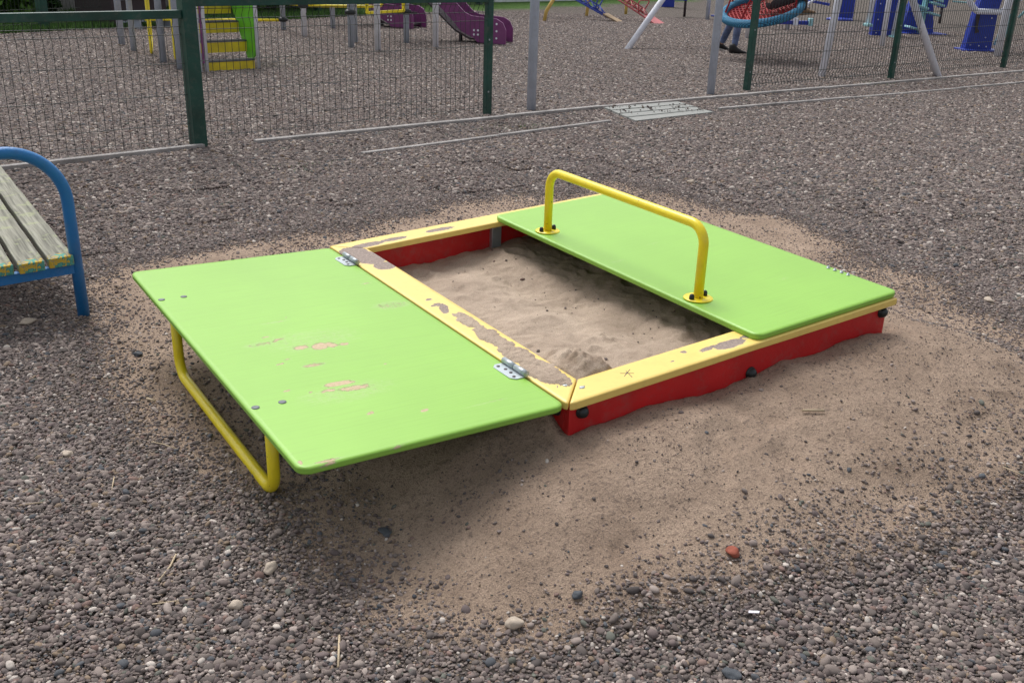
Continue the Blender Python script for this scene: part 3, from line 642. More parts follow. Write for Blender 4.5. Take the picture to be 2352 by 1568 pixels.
# ------------------------------------------------------------------ bench at the left
bb = (-.81, 1.96); P0 = Vector((*bb, 0))
zs = .20; e1 = Vector(tuple(bp(152, 602, zs))); e0 = Vector(tuple(bp(0, 627, zs))); ax = (e0-e1).normalized(); ax.z = 0; ax.normalize()
pd = Vector(tuple(bp(0, 392, .235)))-Vector(tuple(bp(145, 575, .235))); pd.z = 0; pd.normalize()
bn = empty('bench', (bb[0], bb[1], 0), 'low park bench with weathered planks and a blue tube frame at the left edge', 'bench')
WID = .44
def bench_frame(base):
    A = base; B = base+ax*WID
    m = MB(); m.tube(arc_path([A+Vector((0, 0, -.05)), A+Vector((0, 0, .625)), B+Vector((0, 0, .625)), B+Vector((0, 0, -.05))], .195, 14), .0215, 16)
    fo = m.build('end_frame', M['blue'], bn)
    m = MB(); m.beam(A+Vector((0, 0, .185))-pd*.0, B+Vector((0, 0, .185)), .03, .035); m.build('cross_bar', M['blue'], fo); return fo
off_ = Vector(tuple(bp(152, 602, zs)))-(P0+Vector((0, 0, zs))); print('bench off', off_)
bench_frame(P0); bench_frame(P0+pd*2.10)
for k in range(4):
    c = P0+ax*(.055+k*.102)+Vector((0, 0, .222)); m = MB(); Lp = 2.2; n_ = 60
    st = -.03-(.012 if k % 2 else 0); wv = .043; V = []; Fc = []
    q0 = Vector(ax).normalized()
    for i in range(n_+1):
        for (a_, b_) in ((-wv, -.018), (wv, -.018), (wv, .018), (-wv, .018)):
            V.append(c+pd*(st+Lp*i/n_)+q0*a_+Vector((0, 0, b_+.0015*math.sin(i*.7+k))))
    Fc = [(i*4+j, i*4+(j+1) % 4, (i+1)*4+(j+1) % 4, (i+1)*4+j) for i in range(n_) for j in range(4)]+[(3, 2, 1, 0), (n_*4, n_*4+1, n_*4+2, n_*4+3)]
    # local frame: plank mesh lies along its own Y so that the grain follows the board
    org = c+pd*st; ang = math.atan2(pd.y, pd.x)-math.pi/2; Ri = Matrix.Rotation(-ang, 3, 'Z')
    m.add([Ri @ (v-org) for v in V], Fc); m.attr = np.array([max(0, .62-abs(v.y)/.09*.35) if v.y < .16 else 0 for v in [Vector(t) for t in m.v]], dtype=np.float32)
    o = m.build('plank', M['planks'], None, .003); o.parent = bn; o.location = org-origin(bn); o.rotation_euler = (0, 0, ang)

# ------------------------------------------------------------------ kerbs and walkway
def kerb(name, a, b, label, top=.028, wdt=.055, segs=None, z0=-.1):
    a = Vector((*a, 0)); b = Vector((*b, 0)); n_ = max(1, round((b-a).length/1.0)); m = MB(); e = (b-a)/n_
    for i in range(n_):
        s_ = RNG.uniform(-.004, .004); p, q_ = a+e*i+e*.004, a+e*(i+1)-e*.004; zt = top+s_
        m.beam(p+Vector((0, 0, (zt+z0)/2)), q_+Vector((0, 0, (zt+z0)/2)), wdt, zt-z0)
    o = m.build(name, M['concrete'], None, .004, loc=tuple((a+b)/2)); tag(o, label, 'kerb'); return o
K1 = [g(0, 396), g(395, 350), g(650, 324), g(1380, 252), g(2352, 167), g(2700, 136)]
kerb('kerb', K1[0], g(470, 343), 'grey kerb half buried in gravel behind the blue bench', .036, .05)
kerb('kerb', g(585, 332), K1[3], 'pale kerb under the fence left of the plank walkway', .035)
kerb('kerb', K1[3], K1[4], 'pale kerb under the fence right of the plank walkway', .035)
kerb('kerb', g(830, 359), g(1400, 284), 'thin pale kerb in front of the fence, left of the walkway', .026, .04)
kerb('kerb', g(1650, 256), g(2500, 181), 'thin pale kerb running to the right edge, in front of the fence', .030, .04)
wk = empty('plank_walkway', (4.75, 5.1, 0), 'grey green plank walkway lying on gravel between the two kerbs', 'walkway')
wa, wb = np.array(g(1387, 247, .03)), np.array(g(1556, 234, .03)); wc, wd_ = np.array(g(1640, 256, .03)), np.array(g(1462, 276, .03))
for k in range(4):
    t0, t1 = k/4+.008, (k+1)/4-.014; c1 = wa+(wd_-wa)*t0; c2 = wb+(wc-wb)*t0; c3 = wb+(wc-wb)*t1; c4 = wa+(wd_-wa)*t1
    m = MB(); m.prism([tuple(c4), tuple(c3), tuple(c2), tuple(c1)], .002, .034-.003*k); m.build('plank', M['walk'], wk, .003)

# ------------------------------------------------------------------ fences
def fence_post(parent, p, wx, wy, h, rz, name='post'):
    m = MB(); m.box((p[0], p[1], h/2-.15), (wx, wy, h+.3), rz); return m.build(name, M['green_metal'], parent, .004)
def mesh_panel(parent, a, b, h, z0=.04, sp=.05, rw=.0022, hs_=None, fold=(.0,), far=False):
    """welded wire panel with V folds: one mesh"""
    a = Vector((*a, 0)); b = Vector((*b, 0)); d = (b-a); Ln = d.length; d.normalize(); nrm = Vector((-d.y, d.x, 0)); m = MB()
    prof = [(z0, 0)]; z = z0+.10
    folds = [f for f in fold]
    for f in folds: prof += [(f-.05, 0), (f, .028), (f+.05, 0)]
    prof.append((h, 0)); prof = sorted(prof)
    n_ = int(Ln/sp)
    for i in range(n_+1):
        p = a+d*(Ln*i/n_); m.tube([p+nrm*o_+Vector((0, 0, zz)) for zz, o_ in prof], rw, 3, caps=False)
    for zz in (hs_ or []):
        oo = max([.028*max(0, 1-abs(zz-f)/.05) for f in folds]+[0]); 
        m.tube([a+nrm*oo+Vector((0, 0, zz)), b+nrm*oo+Vector((0, 0, zz))], rw*1.15, 3, caps=False)
    return m.build('mesh_panel', M['wire'], parent)
FD = Vector((5.38-4.95, 3.09-.51)); rz = math.atan2(5.38-4.95, 3.09-.51)
f0, f1 = (.51, 4.95), (3.09, 5.38); fl = (.51-2.60*math.cos(rz)*1., 4.95-2.6*math.sin(rz))
fl = tuple(np.array(f0)-(np.array(g(1400, 384))*0+np.array([2.62*math.cos(.13), 2.62*math.sin(.13)])))
fe = empty('fence', (*f0, 0), 'green mesh fence with top rails and thick square post, left of the opening', 'fence')
hl = [.07, .17, .36, .56, .76, .80, .86]; fd = (.815,)
mesh_panel(fe, fl, f0, .86, hs_=[.07, .17, .36, .56, .74, .79], fold=(.77,)); mesh_panel(fe, f0, f1, .93, hs_=[.07, .17, .37, .57, .77, .835, .90], fold=(.85,))
fence_post(fe, f0, .092, .092, 2.6, rz); fence_post(fe, f1, .058, .05, 2.6, rz); fence_post(fe, fl, .06, .06, 2.6, rz)
m = MB(); m.beam((*f1[:2], 1.3), (*f1[:2], 1.31), .01, .01)
def rail(parent, a, b, z0, z1, w_=.045):
    m = MB(); m.beam((a[0], a[1], z0), (b[0], b[1], z1), w_, w_); m.build('top_rail', M['green_metal'], parent, .003)
dn = np.array([math.cos(rz), math.sin(rz)])
rail(fe, fl, np.array(f0)-dn*.047, .858, .868, .052); rail(fe, np.array(f0)+dn*.047, np.array(f1)-dn*.03, .937, .937)
p2, p3, p4 = (6.5, 5.68), (9.06, 5.81), (11.82, 6.07); p5 = (14.4, 6.3)
fr = empty('fence', (*p2, 0), 'green mesh fence of dense wire panels running off to the right', 'fence')
hr = [.07, .17, .37, .57, .77, .97, 1.02, 1.17, 1.37, 1.57, 1.75]
for a_, b_ in ((p2, p3), (p3, p4), (p4, p5)): mesh_panel(fr, a_, b_, 1.8, rw=.0033, hs_=hr, fold=(.115, 1.0, 1.7))
for p in (p2, p3, p4, p5): fence_post(fr, p, .06, .06, 2.2, math.atan2(.26, 2.7)); 
for k_, p in enumerate((f1, p2, p3)):
    par = fe if k_ == 0 else fr
    for z in (.20, .62, 1.05):
        m = MB(); m.lathe((p[0]-.012, p[1]-.031, z), [(.008, 0), (.007, .004), (.003, .006)], 8, (0, -1, 0)); m.build('bolt', M['zinc'], par)
for (px, py), lab, r_ in (((1224, 257), 'tall pale grey pole behind the kerb, just right of a green fence post', .036), ((1636, 220), 'tall pale grey pole behind the kerb, just left of the green fence post with mesh', .036)):
    x, y = g(px, py); m = MB(); m.tube([(x, y+.03, -.2), (x, y+.03, 2.6)], r_*1.12, 18); tag(m.build('pole', M['grey_post'], loc=(x, y, 0)), lab, 'pole')
# far fence
q0, q1 = np.array([1.12, 14.7]), np.array([6.64, 17.56]); dq = (q1-q0)/2
ff = empty('fence', (*q0, 0), 'far green mesh fence in front of the hedge and white wall', 'fence')
ps = [tuple(q0+dq*k) for k in range(-1, 5)]
for k in range(5): mesh_panel(ff, ps[k], ps[k+1], 2.0, sp=.06, rw=.003, hs_=[.1, .3, .5, .7, .9, 1.1, 1.5, 1.9], fold=(.2, 1.0))
for p in ps: fence_post(ff, p, .12, .12, 2.2, math.atan2(dq[1], dq[0]))

# ------------------------------------------------------------------ climbing frame
cf = empty('climbing_frame', (3.5, 11, 0), 'playground climbing frame on grey posts with yellow steps and purple slides, behind the mesh fence', 'climbing frame')
def cpost(x, y, r_=.042, h=2.4, m_='grey_post'):
    m = MB(); m.tube([(x, y, -.1), (x, y, h)], r_, 14); return m.build('post', M[m_], cf)
PS = dict(P1=(1.64, 12.14), P2=(1.6, 11.33), P3=(1.6, 9.97), P4=(1.60, 9.27), a=(4.53, 13.92), b=(4.41, 12.74), c=(5.42, 14.01), d=(4.37, 10.97), e=(4.74, 11.66), f=(4.54, 10.5), g=(5.44, 11.41), h=(5.54, 10.72))
posts = {}
for k_, p in PS.items(): posts[k_] = cpost(p[0], p[1], {'P3': .038, 'P4': .045, 'P1': .042, 'P2': .036}.get(k_, .042), 2.4, 'white_post' if k_ in ('b', 'f', 'h') else 'grey_post')
# stairs: four yellow risers with dark treads, grey stringer posts, lime side panel
sl, sr = np.array([1.79, 8.96]), np.array([2.39, 9.05]); sdv = (sr-sl)/np.linalg.norm(sr-sl); sn = np.array([-sdv[1], sdv[0]])
rise = .185; run = .16
for k in range(4):
    z0 = .0+k*rise*1.03; o2 = sn*(run*k+.03); a_, b_ = sl+sdv*.035+o2, sr-sdv*.035+o2
    m = MB(); m.beam((*a_, z0+.045), (*b_, z0+.045), .018, .105 if k else .12); m.build('riser', M['yellow2'], cf)
    m = MB(); c_ = (a_+b_)/2+sn*.055; m.box((c_[0], c_[1], z0+.109), (np.linalg.norm(b_-a_), .14, .014), math.atan2(sdv[1], sdv[0])); m.build('tread', M['step'], cf)
for p in (sl, sr): cpost(p[0], p[1], .022, 2.2, 'white_post')
cpost(*(sl-sdv*.07), .018, 2.2, 'white_post')
m = MB(); m.beam((*(sl-sdv*.03), .1), (*(sl-sdv*.03), 1.6), .012, .02); m.build('side_strip', M['purple'], cf)
a_ = sr-sdv*.015; Vp = []
pa = [(0.02, .16), (.16, .05), (.62, .85), (.62, 1.5), (.02, 1.5)]; V = []
for s_ in (-.01, .01):
    for (u, z) in pa: q_ = a_+sn*u+sdv*s_; V.append((q_[0], q_[1], z))
m = MB(); m.add(V, [(0, 1, 2, 3, 4), (9, 8, 7, 6, 5)]+[(i, (i+1) % 5, 5+(i+1) % 5, 5+i) for i in range(5)]); m.build('side_panel', M['lime'], cf)
sup = sn*.75+(sl+sr)/2; cpost(sup[0]+.02, sup[1], .04, 1.2)
m = MB(); m.box((2.1, 10.3, 1.25), (1.1, 1.2, .06), math.atan2(sdv[1], sdv[0])); m.build('deck', M['step'], cf)
# yellow ladder beside the posts
for (x, y) in ((1.50, 10.55), (1.62, 10.15), (1.80, 10.30)):
    pass
m = MB(); A1, B1 = g(322, 75), g(341, 92); 
la, lb = np.array(g(320, 108)), np.array(g(378, 133))
m.tube(arc_path([(1.83, 11.35, 1.6), (1.83, 11.35, .16), (1.66, 10.72, .03), (1.66, 10.72, 1.6)], .05), .018, 10); m.build('ladder_rail', M['yellow'], cf)
m = MB(); m.tube([(1.80, 10.2, 1.6), (1.80, 10.2, .06), (1.805, 10.19, .0)], .018, 10); m.build('ladder_rail', M['yellow'], cf)
# yellow rails with black clamps
def clamp(x, y, z, r_=.075):
    m = MB(); m.lathe((x, y, z-.035), [(.045, 0), (r_, .015), (r_, .055), (.045, .07)], 14); m.build('clamp', M['black'], cf)
def yrail(pts_, r_=.021): m = MB(); m.tube(arc_path(pts_, .08), r_, 10); m.build('rail', M['yellow'], cf)
yrail([(2.5, 14.4, .16), (4.53, 13.92, .16)]); clamp(4.53, 13.92, .17); clamp(4.53, 13.92, .42, .055)
yrail([(4.53, 13.92, .42), (4.41, 12.74, .46)]); clamp(4.41, 12.74, .45)
yrail([(4.41, 12.74, .45), (5.65, 12.6, .44), (5.65, 12.6, 1.4)]); yrail([(4.41+.12, 12.72, .45), (4.41+.12, 12.72, 1.4)])
clamp(4.37, 10.97, .47); clamp(5.44, 11.41, .44); clamp(4.74, 11.66, .60, .05)
def sq_frame(p0, p1, z0, z1):
    m = MB(); d_ = .035
    for zz in (z0, z1): m.beam((*p0, zz), (*p1, zz), d_, d_)
    for p in (p0, p1): m.beam((*p, z0), (*p, z1+.8), d_, d_)
    m.build('square_frame', M['yellow'], cf)
sq_frame((4.62, 10.98), (5.36, 11.34), .46, 1.06)
m = MB(); m.tube([(5.2, 11.4, .44), (5.62, 11.42, .42)], .018, 8); m.build('rail', M['dark'], cf)
# slides: purple cheeks with a dark chute between them
def slide(px0, py0, px1, py1, basez, nm):
    """side profile set out along dir from the foot towards the tower"""
    foot = np.array(g(px0, py0)); up_ = np.array(g(px1, py1)); d_ = (up_-foot)/np.linalg.norm(up_-foot); nn = np.array([-d_[1], d_[0]])
    def cheek(off_, par, name, mt):
        prof = [(0, .02), (.0, .22), (.05, .32), (.14, .37), (.52, .40), (.62, .44), (1.9, 1.66), (2.2, 1.74), (2.2, 1.50), (2.0, 1.46), (.80, .31), (.68, .18), (.5, .10), (.42, .03)]
        V = []
        for s_ in (0, .03):
            for (u, z) in prof: q_ = foot+d_*u+nn*(off_+s_); V.append((q_[0], q_[1], z))
        n_ = len(prof); m = MB(); m.add(V, [tuple(range(n_)), tuple(range(2*n_-1, n_-1, -1))]+[(i, (i+1) % n_, n_+(i+1) % n_, n_+i) for i in range(n_)]); o_ = m.build(name, mt, par)
        for (u, z) in ((.14, .3), (.14, .2), (.14, .1), (.42, .2), (.48, .2), (.42, .14), (.48, .14), (.95, .62), (1.0, .55), (1.45, 1.1), (1.5, 1.02)):
            q_ = foot+d_*u+nn*(off_-.001 if off_ < .2 else off_+.031); mb = MB(); mb.lathe((q_[0], q_[1], z), [(.016, 0), (.012, .008)], 8, (-nn[0], -nn[1], 0)); mb.build('rivet', M['white_post'], o_)
        return o_
    c1 = cheek(0, cf, 'slide_cheek', M['purple']); c2 = cheek(.46, cf, 'slide_cheek', M['purple'])
    ch = [(.1, .09), (.55, .09), (.78, .20), (1.3, .66), (2.0, 1.33), (2.2, 1.40)]; V = []
    for (u, z) in ch:
        for o_, zz in ((.03, 0), (.46, 0), (.46, -.03), (.03, -.03)): q_ = foot+d_*u+nn*o_; V.append((q_[0], q_[1], z+zz))
    Fc = [(i*4+j, i*4+(j+1) % 4, (i+1)*4+(j+1) % 4, (i+1)*4+j) for i in range(len(ch)-1) for j in range(4)]+[(3, 2, 1, 0), (20, 21, 22, 23)]
    m = MB(); m.add(V, Fc); m.build('slide_chute', M['dark'], cf)
    q_ = foot+d_*.75+nn*.25; m = MB(); m.beam((*q_, -.05), (*q_, .26), .04, .04); m.build('slide_foot', M['dark'], cf)
slide(1178, 100, 1080, 95, 0, 's'); slide(980, 66, 890, 60, 0, 's')

# ------------------------------------------------------------------ nest swing and the people at it
sw = empty('nest_swing', (9.3, 8.0, 0), 'grey A frame swing with a round blue rope nest seat and red net', 'swing')
apR, apL = Vector((9.2, 6.6, 2.25)), Vector((9.9, 10.3, 2.25))
def leg(a, b, m_='white_post', r_=.042): m = MB(); m.tube([(a[0], a[1], -.1), tuple(b)], r_, 14); m.build('frame_leg', M[m_], sw)
rgt = Vector((RR[0], RR[1], 0)).normalized(); twd = Vector((-fw[0], -fw[1], 0)).normalized()
baseLA, baseLB = g(1440, 115), g(1716, 90); baseRA, baseRB = g(1886, 178), g(2155, 178)
def on_ray(px, py, y):
    d = fw+RR*(px-1176)/F_PX-UU*(py-784)/F_PX; t = (y-CAM[1])/d[1]; return Vector(tuple(CAM+t*d))
# legs run up to two apexes out of the picture; each passes where the photo shows it
def up_leg(base, px_top, py_top, dist_y, L_):
    a = Vector((*base, 0)); b = on_ray(px_top, py_top, dist_y); d = (b-a).normalized(); e = a+d*L_; m = MB(); m.tube([a-d*.15, e], .044, 14); m.build('frame_leg', M['white_post'], sw); return e
eL1 = up_leg(baseLA, 1521, 0, 9.95, 2.5); eL2 = up_leg(baseLB, 1728, 0, 10.6, 2.35)
eR1 = up_leg(baseRA, 1926, 0, 6.35, 2.4); eR2 = up_leg(baseRB, 2096, 0, 5.95, 2.6)
tL = (eL1+eL2)/2; tR = (eR1+eR2)/2; tL.z = tR.z = 2.38
m = MB(); m.tube([tL+(tL-tR)*.05, tR-(tL-tR)*.05], .05, 14)
for e, t in ((eL1, tL), (eL2, tL), (eR1, tR), (eR2, tR)): m.tube([e, t], .044, 10)
m.build('top_beam', M['white_post'], sw)
rc = on_ray(1750, 23, 8.0); er = (rgt+Vector((0, 0, .22))).normalized(); ef = (twd-Vector((0, 0, .24))).normalized(); RAD = .52
def rope_mat():
    m = mat('blue_rope', (.03, .22, .42), .7); v = coords(m); wv = N(m, 'ShaderNodeTexWave', inputs={'Scale': 28., 'Distortion': 1.}); wv.bands_direction = 'DIAGONAL'; L(m, v, wv.inputs['Vector'])
    L(m, ramp(m, wv.outputs['Fac'], [(.2, (.012, .10, .22)), (.6, (.05, .30, .52))]), P_(m).inputs['Base Color']); bump(m, wv.outputs['Fac'], .01); return m
M['rope'] = rope_mat(); M['net'] = mat('red_net_rope', (.34, .015, .02), .7)
ringp = [rc+er*(RAD*math.cos(t))+ef*(RAD*math.sin(t)) for t in np.linspace(0, 2*math.pi, 49)[:-1]]
m = MB(); m.tube(ringp, .055, 12, closed=True); m.build('seat_ring', M['rope'], sw)
up3 = er.cross(ef); up3 = up3 if up3.z > 0 else -up3
m = MB()
for k in range(-9, 10):
    c_ = k/10*RAD; h_ = math.sqrt(RAD*RAD-c_*c_)
    for A_, B_ in ((er, ef), (ef, er)):
        pl = [rc+A_*c_+B_*(h_*s_)-up3*(.10*(1-s_*s_)*(1-(c_/RAD)**2)) for s_ in np.linspace(-1, 1, 9)]; m.tube(pl, .011, 6)
for rr_ in (.2, .4): m.tube([rc+er*(rr_*math.cos(t))+ef*(rr_*math.sin(t))-up3*.085 for t in np.linspace(0, 2*math.pi, 21)[:-1]], .013, 6, closed=True)
m.build('net', M['net'], sw)
mid = (tL+tR)/2; bd = (tL-tR).normalized()
for s_, t0 in ((1, (.25*math.pi, .75*math.pi)), (-1, (1.25*math.pi, 1.75*math.pi))):
    pass
for t in (math.pi*.25, math.pi*.75, math.pi*1.25, math.pi*1.75, math.pi*1.0, 0):
    p = rc+er*(RAD*math.cos(t))+ef*(RAD*math.sin(t)); s_ = 1 if (p-rc).dot(bd) > 0 else -1
    m = MB(); m.tube([p, mid+bd*(.55*s_)], .012, 8); m.build('rope', M['net'], sw)

def figure(name, parent, J, E_, mt, sub=2, root=0):
    org = origin(parent); me = bpy.data.meshes.new(name); me.from_pydata([tuple(Vector(p[0])-org) for p in J], E_, []); me.materials.append(mt)
    o = bpy.data.objects.new(name, me); COL.objects.link(o); o.parent = parent
    sk = o.modifiers.new('skin', 'SKIN'); sk.use_smooth_shade = True
    if not me.skin_vertices: 
        bpy.context.view_layer.objects.active = o
        with bpy.context.temp_override(object=o, active_object=o): bpy.ops.mesh.customdata_skin_add()
    for i, p in enumerate(J):
        r = p[1]; me.skin_vertices[0].data[i].radius = (r, r) if not isinstance(r, tuple) else r; me.skin_vertices[0].data[i].use_root = (i == root)
    ss = o.modifiers.new('sub', 'SUBSURF'); ss.levels = ss.render_levels = sub
    return o
M['skin'] = mat('skin', (.55, .33, .24), .5); M['jeans'] = painted('jeans_cloth', (.12, .17, .32), .9, dirt=.2, var=.35); M['coat'] = mat('dark_coat', (.02, .015, .02), .85)
M['shoe_black'] = mat('black_shoe', (.012, .011, .012), .6); M['sole'] = mat('white_sole', (.5, .48, .46), .7); M['shoe_brown'] = mat('khaki_shoe', (.26, .17, .10), .75); M['hair'] = mat('dark_hair', (.03, .02, .015), .6)
M['trousers'] = mat('dark_trousers', (.045, .035, .04), .9); M['sock'] = mat('grey_sock', (.33, .29, .31), .9)
def lerp(a, b, t): return Vector(a)*(1-t)+Vector(b)*t
def person(loc, label, D, S, U, hip, knees, ankles, shoulder, head, elbows, wrists, leg_m, coat_m, shoe_m):
    """D facing direction, S its left side, all joints in world space"""
    pr = empty('person', loc, label, 'person'); J = []; E_ = []
    def j(p, r): J.append((Vector(p), r)); return len(J)-1
    pel = j(hip, .085); chest = j(lerp(hip, shoulder, .7), (.10)); nk = j(lerp(shoulder, head, .30), .042); hd = j(lerp(shoulder, head, .62), .062); h2 = j(head, .072); h3 = j(Vector(head)+U*.07, .05); nose = j(Vector(head)+D*.082+U*-.01, .012)
    E_ += [(pel, chest), (chest, nk), (nk, hd), (hd, h2), (h2, h3), (h2, nose)]
    for s_ in (0, 1):
        sg = 1 if s_ == 0 else -1
        hp = j(Vector(hip)+S*(.075*sg)-U*.04, .072); kn = j(knees[s_], .045); an = j(ankles[s_], .03); E_ += [(pel, hp), (hp, kn), (kn, an)]
        sh = j(Vector(shoulder)+S*(.15*sg), .045); el = j(elbows[s_], .032); wr = j(wrists[s_], .022); E_ += [(chest, sh), (sh, el), (el, wr)]
        dr = (Vector(wrists[s_])-Vector(elbows[s_])).normalized(); sd2 = dr.cross(U); sd2 = sd2.normalized() if sd2.length > .1 else S.copy(); palm = j(Vector(wrists[s_])+dr*.045, .026); E_.append((wr, palm))
        for k in range(4):
            f1_ = j(Vector(wrists[s_])+dr*.085+sd2*(.012*(k-1.5)*1.6), .0075); f2_ = j(Vector(J[f1_][0])+dr*(.03-.004*abs(k-1.5))-U*.012, .006); E_ += [(palm, f1_), (f1_, f2_)]
        t1 = j(Vector(wrists[s_])+dr*.05+sd2*(.04*sg), .008); E_.append((palm, t1))
    figure('body', pr, J, E_, M['skin'])
    TJ = [(Vector(hip)+U*.03, .10)]; TE = []
    for s_ in (0, 1):
        sg = 1 if s_ == 0 else -1; b_ = len(TJ); hp = Vector(hip)+S*(.075*sg)-U*.04
        TJ += [(hp, .088), (lerp(hp, knees[s_], .5), .074), (Vector(knees[s_]), .060), (lerp(knees[s_], ankles[s_], .4), .056), (lerp(knees[s_], ankles[s_], .92), .047)]; TE += [(0, b_)]+[(b_+i, b_+i+1) for i in range(4)]
    figure('trousers', pr, TJ, TE, leg_m)
    CJ = [(Vector(hip), .115), (lerp(hip, shoulder, .5), .125), (lerp(hip, shoulder, .95), .105)]; CE = [(0, 1), (1, 2)]
    for s_ in (0, 1):
        sg = 1 if s_ == 0 else -1; b_ = len(CJ); CJ += [(Vector(shoulder)+S*(.15*sg), .062), (Vector(elbows[s_]), .048), (lerp(elbows[s_], wrists[s_], .93), .036)]; CE += [(2, b_), (b_, b_+1), (b_+1, b_+2)]
    figure('jacket', pr, CJ, CE, coat_m)
    m = MB(); hc = Vector(head)+U*.045-D*.018; bmv = ico(3, 3, .1); m.add([hc+D*(v[0]*.083)+S*(v[1]*.080)+U*(v[2]*.070) for v in bmv[0]], [tuple(f) for f in bmv[1]], True); m.build('hair', M['hair'], pr)
    return pr
def shoe(pr, ankle, toe_dir, up, mt, sole_m, k=1.):
    a = Vector(ankle); T = Vector(toe_dir).normalized(); U_ = Vector(up).normalized(); S_ = T.cross(U_).normalized(); m = MB(); secs = [(-.055, .030, -.035, .055), (-.045, .037, -.048, .070), (.0, .040, -.050, .068), (.05, .042, -.050, .020), (.10, .044, -.050, -.006), (.145, .036, -.050, -.020), (.165, .012, -.046, -.034)]
    V = []
    for (t, w_, lo, hi) in secs:
        for c in range(10):
            q_ = 2*math.pi*c/10; V.append(a+T*(t*k)+S_*(w_*k*math.cos(q_))+U_*(k*((lo+hi)/2+(hi-lo)/2*math.sin(q_))))
    m.add(V, [(i*10+c, i*10+(c+1) % 10, (i+1)*10+(c+1) % 10, (i+1)*10+c) for i in range(len(secs)-1) for c in range(10)]+[tuple(range(9, -1, -1)), tuple(60+c for c in range(10))], True)
    o = m.build('shoe', mt, pr)
    m = MB(); out = [(-.058, 0), (-.05, .034), (0, .04), (.06, .045), (.12, .043), (.16, .022), (.17, 0), (.16, -.022), (.12, -.043), (.06, -.045), (0, -.04), (-.05, -.034)]
    V = [a+T*(x*k)+S_*(y*k)+U_*(z*k) for z in (-.062, -.046) for x, y in out]; n_ = len(out); m.add(V, [tuple(range(n_)), tuple(range(2*n_-1, n_-1, -1))]+[(i, (i+1) % n_, n_+(i+1) % n_, n_+i) for i in range(n_)]); m.build('sole', sole_m, o)
UZ = Vector((0, 0, 1))
A0 = Vector((*g(1684, 125), .068)); A1 = Vector((*g(1654, 116), .075)); Dd = (rgt+twd*.1).normalized(); Ss = -UZ.cross(Dd)*-1
hip = (A0+A1)/2+Dd*.05+UZ*.62; sh_ = hip+UZ*.38+Dd*.10
p1 = person((A0.x, A0.y, 0), 'person in blue jeans and black shoes pushing the nest swing', Dd, Ss, UZ, hip, [lerp(A1, hip, .5)+Dd*.04, lerp(A0, hip, .5)+Dd*.05], [A1, A0], sh_, sh_+UZ*.24+Dd*.04, [sh_+Dd*.18-UZ*.16+Ss*.17, sh_+Dd*.18-UZ*.16-Ss*.17], [sh_+Dd*.38-UZ*.20+Ss*.12, sh_+Dd*.38-UZ*.20-Ss*.12], M['jeans'], M['coat'], None)
shoe(p1, A0, Dd, UZ, M['shoe_black'], M['sole'], 1.2); shoe(p1, A1, Dd+UZ*-.2, UZ, M['shoe_black'], M['sole'])
hip2 = rc+er*.14+UZ*.08; kn = [rc+er*.52+ef*.14+UZ*.14, rc+er*.52+ef*-.08+UZ*.16]; an2 = [on_ray(1846, 24, 7.85), on_ray(1832, 17, 8.0)]
sh2 = hip2-er*.16+UZ*.38
p2_ = person(tuple(rc-UZ*.1), 'person with dark trousers and khaki shoes sitting in the nest swing', rgt, twd*-1, UZ, hip2, kn, an2, sh2, sh2+UZ*.23, [sh2+twd*-.2-UZ*.18, sh2+twd*.2-UZ*.18], [sh2+twd*-.3-UZ*.02+rgt*.1, sh2+twd*.3-UZ*.02+rgt*.1], M['trousers'], M['coat'], None)
shoe(p2_, an2[0], rgt+UZ*.12, UZ-rgt*.1, M['shoe_brown'], M['shoe_brown']); shoe(p2_, an2[1], rgt+UZ*.25, UZ-rgt*.25, M['sock'], M['shoe_brown'])

# ------------------------------------------------------------------ see-saws
def seesaw(seatp, topp, colr, legs_, label, wood, y_seat, y_top):
    s0 = Vector((*g(*seatp), .06)); e = on_ray(*topp, y_top); d_ = (e-s0); d_.normalize(); sd_ = Vector((-d_.y, d_.x, 0)).normalized(); rt = empty('seesaw', (s0.x, s0.y, 0), label, 'seesaw'); Lb = 3.0
    m = MB()
    for s_ in (-1, 1): m.tube([s0+sd_*(.07*s_)+UZ*.02, s0+sd_*(.07*s_)+d_*Lb], .017, 8)
    m.tube([s0+UZ*.0+d_*.25+UZ*.14, s0+d_*Lb+UZ*.14], .014, 8)
    for k in range(14):
        a_ = s0+d_*(.2*k+.05); b_ = s0+d_*(.2*k+.25)+UZ*.14; c_ = s0+d_*(.2*k+.45)
        for s_ in (-1, 1): m.tube([a_+sd_*(.07*s_), b_], .010, 6); m.tube([b_, c_+sd_*(.07*s_)], .010, 6)
    m.build('beam', colr, rt)
    m = MB(); hb = s0+d_*.32
    m.tube(arc_path([hb+sd_*.05, hb+sd_*.17+UZ*.30-d_*.1, hb-sd_*.17+UZ*.30-d_*.1, hb-sd_*.05], .05), .014, 8); m.build('handle', colr, rt)
    hz_ = d_.copy(); hz_.z = 0; hz_.normalize(); m = MB(); c_ = s0-hz_*.10; m.beam(c_-d_*.20+UZ*.005, c_+d_*.20+UZ*.005, .28, .028); m.build('seat', wood, rt)
    for (px, py, tx, ty) in legs_:
        b_ = Vector((*g(px, py), 0)); t_ = on_ray(tx, ty, b_.y-.05); dd_ = (t_-b_); m = MB(); m.tube(arc_path([b_-UZ*.1, b_+dd_*.5, b_+dd_+UZ*.4+rgt*(.3 if tx > px+8 else 0)], .2), .035, 10); m.build('support_leg', M['ochre'], rt)
seesaw((1398, 50), (1298, -14), M['seesaw_blue'], [(1248, 50, 1262, 2), (1346, 39, 1352, 10)], 'blue lattice seesaw with a wooden seat resting on the gravel', M['plywood'], 14.2, 15.6)
